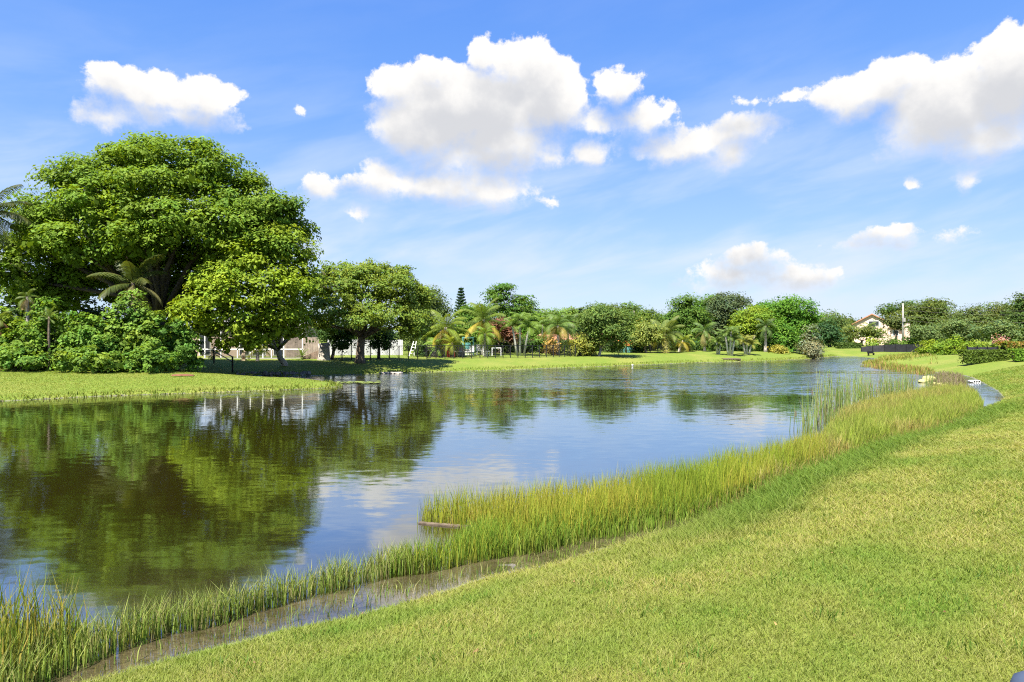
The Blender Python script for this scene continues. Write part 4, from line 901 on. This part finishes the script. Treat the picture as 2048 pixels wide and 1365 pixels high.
# houses half hidden behind the gardens
def gable_house(name, label, u0, u1, Y, veave, vridge, wallm, depth=8, windows=(), facing=True):
    x0, x1 = px(u0, Y), px(u1, Y); xm = (x0 + x1) / 2; z = gz(xm, Y); t = thing(name, label, 'house', (xm, Y, z), None, -math.atan2(xm, Y) * (1 if facing else 0)); hw = (x1 - x0) / 2; he = pz(veave, Y) - z; hr = pz(vridge, Y) - z
    if facing:
        MB().add([(-hw,0,-.3),(hw,0,-.3),(hw,depth,-.3),(-hw,depth,-.3),(-hw,0,he),(hw,0,he),(hw,depth,he),(-hw,depth,he),(0,0,hr),(0,depth,hr)],
             [(0,1,5,8,4),(1,2,6,5),(2,3,7,9,6),(3,0,4,7)]).build('wall', M[wallm], t)
        mb = MB()
        for sg in (-1, 1):
            sl_ = (hr - he) / hw; o = .45; a_ = (sg*(hw+o), -.4, he - sl_*o + .04); b_ = (0, -.4, hr + .04)
            mb.add([a_, b_, (0, depth+.4, hr+.04), (a_[0], depth+.4, a_[2]), (a_[0],-.4,a_[2]+.2), (0,-.4,hr+.24), (0,depth+.4,hr+.24), (a_[0],depth+.4,a_[2]+.2)],
                   [(0,1,5,4),(1,2,6,5),(2,3,7,6),(3,0,4,7),(4,5,6,7),(3,2,1,0)])
        mb.build('roof', M['terra'], t)
    else:
        MB().box(-hw, hw, 0, depth, -.3, he).build('wall', M[wallm], t)
        MB().add([(-hw-.5,-.6,he+.003),(hw+.5,-.6,he+.003),(hw+.5,depth+.6,he+.003),(-hw-.5,depth+.6,he+.003),(-hw+1.5,depth/2,hr),(hw-1.5,depth/2,hr)],[(0,1,5,4),(1,2,5),(2,3,4,5),(3,0,4),(3,2,1,0)]).build('roof', M['terra'], t)
    for (ua, ub, va, vb) in windows:
        a_, b_, c_, d_ = px(ua,Y)-xm, px(ub,Y)-xm, pz(vb,Y)-z, pz(va,Y)-z
        f = MB().box(a_-.1, b_+.1, -.06, -.003, c_-.1, d_+.1).build('window', M['white'], t); MB().box(a_, b_, -.09, -.062, c_, d_).build('pane', M['glass'], f)
    return t
gable_house('garden_house', 'low beige house with tiled roof behind the three-stemmed palm', 1060, 1240, 88, 684, 668, 'beige', 8, ((1090,1110,690,700),(1140,1165,690,700)), False)
gable_house('pink_house', 'pink two-storey gabled house with terracotta roof beside the utility pole', 1712, 1776, 128, 648, 630, 'pink', 12, ((1738,1756,643,652),(1722,1732,664,672),(1742,1756,662,674)))
t = gable_house('pink_wing', 'pink stucco wing with small tower right of the gabled house', 1779, 1812, 127, 656, 651, 'pink', 9, ((1786,1796,662,671),), False)
z = gz(px(1815,126),126); MB().box(px(1810,126)-t.location.x, px(1820,126)-t.location.x, -1, 2, -.3, pz(648,126)-z).build('tower', M['pink'], t)
# utility pole and wires
Yp = 112; t = thing('utility_pole', 'pale concrete utility pole standing in front of the pink house', 'pole', at(1806, Yp)); hp = pz(607, Yp) - t.location.z
MB().tube([(0,0,-.3),(0,0,hp*.55),(0,0,hp)],[.17,.14,.10],10).build('shaft', M['concrete'], t, True)
mb = MB(); mb.box(-.18,.18,-.42,-.15,hp*.57,hp*.66); mb.build('transformer', M['concrete'], t)
for i, (va, vb) in enumerate(((612, 614), (620, 622), (632, 640), (640, 650))):
    a_ = Vector((px(1806,Yp), Yp, pz(va,Yp))); b_ = Vector((px(2250,95), 95, pz(vb,95))); pts = [a_.lerp(b_, f) - Vector((0,0,1.2*4*f*(1-f)*.6)) for f in np.linspace(0,1,14)]
    tag(MB().tube(pts, .011, 5).build('power_line', M['stone'], None), ('topmost', 'second from top', 'third from top', 'lowest')[i] + ' power line running right from the utility pole', 'power line', 'power lines')
# black silt fence, hedges
def strip(name, label, cat, pts, mat):
    o = Vector((px(pts[0][0], pts[0][3]), pts[0][3], 0)); mb = MB(); P_ = []
    t = thing(name, label, cat, (o.x, o.y, gz(o.x, o.y))); zz_ = t.location.z
    P_ = [(px(u, Y)-o.x, Y-o.y, pz(va, Y)-zz_, min(pz(vb, Y), gz(px(u, Y), Y))-zz_-.1) for u, va, vb, Y in pts]
    for a_, b_ in zip(P_[:-1], P_[1:]):
        mb.add([(a_[0],a_[1],a_[3]),(b_[0],b_[1],b_[3]),(b_[0],b_[1],b_[2]),(a_[0],a_[1],a_[2]),(a_[0],a_[1]+.03,a_[3]),(b_[0],b_[1]+.03,b_[3]),(b_[0],b_[1]+.03,b_[2]),(a_[0],a_[1]+.03,a_[2])],[(0,1,2,3),(7,6,5,4),(3,2,6,7),(1,0,4,5)])
    mb.build('screen', M[mat], t)
    for a_ in P_: MB().bar((a_[0],a_[1]-.05,a_[3]),(a_[0],a_[1]-.05,a_[2]+.08),.07).build('post', M['black'], t)
    return t
strip('silt_fence', 'long black mesh screen fence at the far end of the lawn', 'fence', [(1722,695,703,92),(1745,692,703,91),(1768,690.5,703,90),(1790,689,703,88),(1812,689.5,703,86),(1832,689,703,84),(1850,688,704,82)], 'mesh')
strip('mesh_fence', 'black mesh panel fence above the low clipped hedge', 'fence', [(1934,694.5,702,52),(1954,695,702,52),(1974,695,702,52),(1994,695,702,52),(2014,695.5,702,52)], 'mesh')
t = thing('bench', 'dark garden bench in front of the black mesh screen', 'bench', at(1742, 86)); t.scale = (.8, .8, .7); MB().box(-.5,.5,-.2,.2,.35,.42).build('seat', M['black'], t); MB().box(-.5,.5,.17,.22,.42,.75).build('backrest', M['black'], t)
for a_ in (-.4,.4): MB().box(a_-.04,a_+.04,-.2,.2,-.05,.347).build('leg', M['black'], t)
def hedge(name, label, u0, u1, vtop, Y, depth, col, tint=None, k=1.):
    x0, x1 = px(u0, Y), px(u1, Y); xm = (x0+x1)/2; z = gz(xm, Y); t = thing(name, label, 'hedge', (xm, Y, z)); h = pz(vtop, Y) - z; hw = (x1-x0)/2; r = np.random.default_rng(nseed())
    sz = max(.07, Y*.0022); n = int(k * 9 * (2*hw*h + 2*hw*depth) / (sz*sz)); n = min(n, 26000)
    P_ = np.column_stack([r.uniform(-hw, hw, n), r.uniform(0, depth, n), r.uniform(0, h, n)]); fc = r.uniform(0, 1, n)
    P_[fc < .5, 1] = r.normal(0, .03, (fc < .5).sum()); q = (fc > .5) & (fc < .85); P_[q, 2] = h + r.normal(0, .03, q.sum())
    N_ = r.normal(0, .6, (n, 3)); N_[fc < .5, 1] -= 1; N_[q, 2] += 1; N_[:, 2] += .3; N_ /= np.linalg.norm(N_, axis=1)[:, None]
    c = np.array([col]) * r.uniform(.65, 1.35, (n, 1))
    if tint is not None: w_ = (sstep(P_[:, 2], h*.5, h) * (r.uniform(0, 1, n) < .6))[:, None]; c = c*(1-w_) + np.array(tint)*w_*r.uniform(.7,1.3,(n,1))
    link('foliage', mk_mesh('foliage', *leaf_quads(P_, N_, sz*1.6, .6, c, nseed())), M['leaf'], t)
    mb = MB(); [mb.tube([(a_, depth/2, -.1), (a_ + r.uniform(-.1,.1), depth/2, h*.8)], [.04,.02], 5) for a_ in np.linspace(-hw*.9, hw*.9, max(3, int(hw*2)))]; mb.build('stem', M['darkbark'], t)
hedge('clipped_hedge', 'low clipped dark green hedge below the black mesh panels', 1929, 2014, 702, 50.5, .9, (.055,.085,.012))
hedge('tall_hedge', 'tall clipped hedge with red-brown leaf tips at the right edge', 2014, 2110, 686, 51, 1.2, (.085,.12,.015), (.20,.11,.03))
hedge('front_hedge', 'bright green low hedge in front of the red-tipped hedge', 2032, 2110, 700, 48.5, .9, (.075,.14,.014))
hedge('far_hedge', 'dark green clipped hedge left of the black mesh screen', 1676, 1722, 687, 98, 1.2, (.045,.075,.015))
for i, (a_, b_, v_, Y_, c_) in enumerate(((1838,1876,681,76,(.10,.15,.012)), (1862,1905,684,72,(.085,.14,.014)), (1890,1932,680,70,(.10,.155,.012)), (1930,1970,684,60,(.10,.145,.014)), (1968,2014,684,60,(.085,.13,.012)),
       (1735,1762,679,100,(.13,.17,.02)), (1765,1800,676,100,(.055,.10,.015)), (1798,1830,678,100,(.06,.12,.015)), (1812,1850,684,100,(.06,.10,.02)))):
    shrub('garden_bush', 'bright green bush ' + ('at the right end of the black screen', 'second right of the black screen', 'just left of the clipped hedge', 'behind the left half of the mesh panels', 'behind the right half of the mesh panels', 'with yellow tips below the pink house', 'dark and round left of the utility pole', 'at the foot of the utility pole', 'right of the utility pole foot')[i] if i != 6 else 'dark round bush left of the utility pole', 'shrub', a_, b_, v_, Y_, c_, depth=1.4, group='bushes at the end of the lawn')
for (nm, u_, Y_, lb_, lobes_, c_) in (
   ('oak_tree', 1870, 135, 'large rounded dark tree just right of the utility pole', [(1850,625,40,18),(1880,630,36,24),(1830,640,34,22),(1895,650,24,20),(1860,650,40,20)], (.062,.085,.018)),
   ('oak_tree', 1790, 150, 'flat-topped dark tree behind the utility pole', [(1785,622,26,9),(1810,618,24,8),(1775,630,18,8)], (.045,.075,.014)),
   ('oak_tree', 1965, 120, 'long low dome of dark trees on the right skyline', [(1945,640,34,22),(1985,630,40,22),(1925,650,24,20),(1965,655,46,24),(2020,640,34,28)], (.062,.085,.020)),
   ('oak_tree', 2055, 112, 'tall dark tree cut by the right frame edge', [(2048,622,26,28),(2070,640,40,40),(2035,660,28,30)], (.045,.075,.016)),
   ('olive_tree', 1862, 98, 'grey-green feathery tree behind the bright bushes, leftmost', [(1850,668,26,16),(1880,662,24,16),(1865,680,30,14)], GREY),
   ('olive_tree', 1920, 92, 'grey-green feathery tree behind the bright bushes, middle', [(1908,662,26,16),(1932,668,26,16),(1920,680,30,14)], GREY),
   ('olive_tree', 1985, 88, 'pale grey-green feathery tree above the mesh panels', [(1972,668,24,14),(2000,666,26,16),(2020,672,22,14)], GREY),
   ('street_tree', 1725, 112, 'spreading tree with thin leaves in front of the pink house', [(1708,668,24,10),(1735,668,22,9),(1696,676,22,10),(1752,672,18,8)], (.075,.10,.022)),
   ('street_tree', 1792, 116, 'small airy tree between pink house and utility pole', [(1785,650,18,10),(1800,656,18,10),(1775,644,14,9)], (.06,.08,.022)),
   ('background_tree', 1655, 120, 'bushy tree left of the pink house, nearer', [(1655,650,22,18),(1675,660,26,20),(1640,665,22,20)], OL),
   ('background_tree', 1692, 150, 'low tree row left of the pink house, farther', [(1690,650,30,10),(1670,655,24,12),(1665,640,14,9)], (.06,.09,.02))):
    tree(nm, lb_, 'tree', u_, Y_, lobes_, c_, 5, k=3.4, group='trees beyond the lawn')
palm('slim_palm', 'small palm with bare trunk in front of the pink house, left', 1733, 112, 656, 16, 'small', (.10,.15,.03), None, 11, 3, 'palebark', emin=-50)
palm('slim_palm', 'small palm with bare trunk in front of the pink house, right', 1740, 112, 652, 16, 'small', (.10,.15,.03), None, 11, 3, 'palebark', emin=-50)
palm('fan_palm', 'dark palm between the utility pole and the grey-green trees', 1848, 104, 664, 24, 'small', (.06,.10,.03), None, 14, 5, 'bark', emin=-40)
shrub('flowering_shrub', 'pink flowering shrub behind the mesh panels', 'shrub', 1992, 2007, 675, 62, (.30, .15, .13), depth=.5)
# far-off wood closing the horizon
r = np.random.default_rng(77); L = []
for i in range(90):
    u = -500 + i * 36 + r.uniform(-12, 12); Yw = r.uniform(165, 230); x = px(u, Yw); hh = r.uniform(3.0, 5.2); L.append((x, Yw, .8 + hh * .5, r.uniform(4, 7), 4, hh * .6))
ob = link('far_wood', mk_mesh('far_wood', *crown_arrays(L, 60000, .8, 2.2, 40, (.05, .08, .02), seed=3, low=.9)), M['leaf']); tag(ob, 'distant low wood closing the horizon behind the gardens', 'woods', None, 'stuff')

# ---------------------------------------------------------------- things in the near shallows
cat = [(1636,848,764,.55),(1653,815,738,.9),(1661,838,800,.4),(1677,808,742,1.),(1689,812,765,.5),(1712,804,736,1.1),(1731,798,744,.8),(1746,800,752,.5),(1765,797,744,.7),(1779,794,742,.6),(1790,795,746,.5),(1803,790,744,.6),(1816,786,736,.8),(1858,772,736,.5),(1610,862,806,.3)]
ordn = ['first','second','third','fourth','fifth','sixth','seventh','eighth','ninth','tenth','eleventh','twelfth','thirteenth','fourteenth','fifteenth']
cat_s = sorted(cat)
for i, (u, vb, vt, th) in enumerate(cat_s):
    X, D = gp(u, vb); h0 = (vb - vt) / F * D - gz(X, D); n = int(85 * th + 22)
    t = thing('cattail_clump', ('tall' if h0 > 1.25 else 'short') + ' cattail clump, %s from the left in the cattail stand' % ordn[i], 'cattails', (X, D, gz(X, D)), 'cattails in the shallows')
    p = np.column_stack([rng.normal(0, .12 + .12*th, n), rng.normal(0, .18, n), np.zeros(n)]); h = h0 * rng.uniform(.55, 1.15, n); c = pick([(.15,.24,.05),(.22,.30,.09),(.28,.32,.13),(.13,.20,.04),(.30,.26,.12)], n)
    link('leaves', mk_mesh('leaves', *blades(p, h, rng.uniform(.012,.024,n), rlean(n, .085*h0), c*.85, c)), M['grass'], t)
    mb = MB()
    for j in range(max(2, int(5*th))):
        a_, b_ = rng.normal(0, .15), rng.normal(0, .15); hh = h0 * rng.uniform(.8, 1.); mb.tube([(a_, b_, 0), (a_*1.2, b_, hh)], [.008, .006], 4); 
    mb.build('stalk', M['shaft'], t)
    mb = MB()
    for j in range(max(1, int(1.6*th))):
        a_, b_ = rng.normal(0, .15), rng.normal(0, .15); hh = h0 * rng.uniform(.7, .95); mb.tube([(a_, b_, hh-.18), (a_, b_, hh-.15), (a_, b_, hh-.02), (a_, b_, hh)], [.006, .018, .018, .006], 6)
    mb.build('seed_head', M['bark'], t)
def rockpile(name, label, cat_, spec, mat, seed):
    mb = MB(); r = np.random.default_rng(seed)
    for (u, v, w_, hh) in spec:
        X, D = gp(u, v); s = D / F; mb.blob((X, D, hh*s*.35), (w_*s*.5, w_*s*.45, hh*s*.65), int(r.integers(1000)), 12, .14)
    return tag(mb.build(name, M[mat], None, True), label, cat_)
rockpile('yellow_rock', 'larger yellow rock at the water edge behind the sedges', 'rock', [(1857,763,22,11),(1846,766,18,7),(1866,763,12,9)], 'ylw', 1)
rockpile('yellow_rock', 'low row of yellow rocks on top of the sedge bed', 'rock', [(1868,770,14,5),(1880,772,14,6),(1890,774,12,5)], 'ylw', 2)
rockpile('rock', 'single pale grey rock lying in the rushes by the muddy strip', 'rock', [(1097,1073,24,9)], 'palestone', 3)
# floating plank
X, D = gp(838, 1047); X2, D2 = gp(945, 1056); t = thing('plank', 'weathered brown plank floating at the edge of the rushes', 'plank', (X, D, 0))
MB().bar((0,0,.005),(X2-X, D2-D, .012), .07, .035).build('board', M['driftwood'], t, bevel=.008)
# white drain pipes in the inlet
X, D = gp(1948, 766); t = thing('pipe_outlet', 'white plastic pipe ends sticking out of the dark inlet', 'pipe', (X, D, 0)); s = D / F
for a_ in (-4.5, 0, 4.5):
    ring = [(a_*s + .075*math.cos(q), -.25, .07 + .075*math.sin(q)) for q in np.linspace(0, 2*math.pi, 15)]
    pp = MB().tube([(a_*s, -.24, .07), (a_*s, .3, .07)], .062, 12).build('pipe', M['white'], t, True); MB().tube(ring, .02, 6).build('rim', M['white'], pp, True)
    MB().tube([(a_*s,-.255,.07),(a_*s,-.243,.07)], .052, 12).build('opening', M['black'], pp)
MB().bar((-9*s,.1,.13),(6*s,.1,.13),.05).build('brace', M['white'], t)
# little landing with post on the far bank
X, D = gp(1462, 723.5); t = thing('landing', 'small wooden landing at the water below the white-stemmed trio', 'landing', (X, D, 0))
MB().box(-.9,.9,-.5,.9,.22,.32).build('deck', M['driftwood'], t)
for a_ in (-.8,.8): MB().bar((a_,-.4,-.4),(a_,-.4,.217),.12).build('post', M['darkwood'], t)
X, D = gp(1265, 732.5); tag(MB().blob((X, D, .08), (.09,.09,.08), 4, 10, .05).build('float', M['white'], None, True), 'tiny white float on the water by the far bank', 'float')
# mulch ring under the shrubs' right end
x, Y_ = px(362, 36.6), 36.6
mb = MB(); mb.blob((x, Y_, gz(x, Y_)), (.7, .35, .06), 3, 14, .2); tag(mb.build('mulch_patch', M['mulch'], None, True), 'reddish-brown mulch patch at the right end of the left shrubs', 'mulch')
# blue-grey rounded post top at the lower right
Yq = 2.2; xq = px(2068, Yq); zt = pz(1346, Yq); zg = gz(xq, Yq); t = thing('bollard', 'blue-grey round-topped post in the lower right corner', 'post', (xq, Yq, zg))
hh = zt - zg; MB().tube([(0,0,-.1),(0,0,hh-.10)], .05, 20).build('shaft', M['steelblue'], t, True)
MB().tube([(0,0,hh-.103),(0,0,hh-.06),(0,0,hh-.025),(0,0,hh-.006),(0,0,hh)],[.066,.066,.055,.030,.006],24).build('cap', M['steelblue'], t, True)
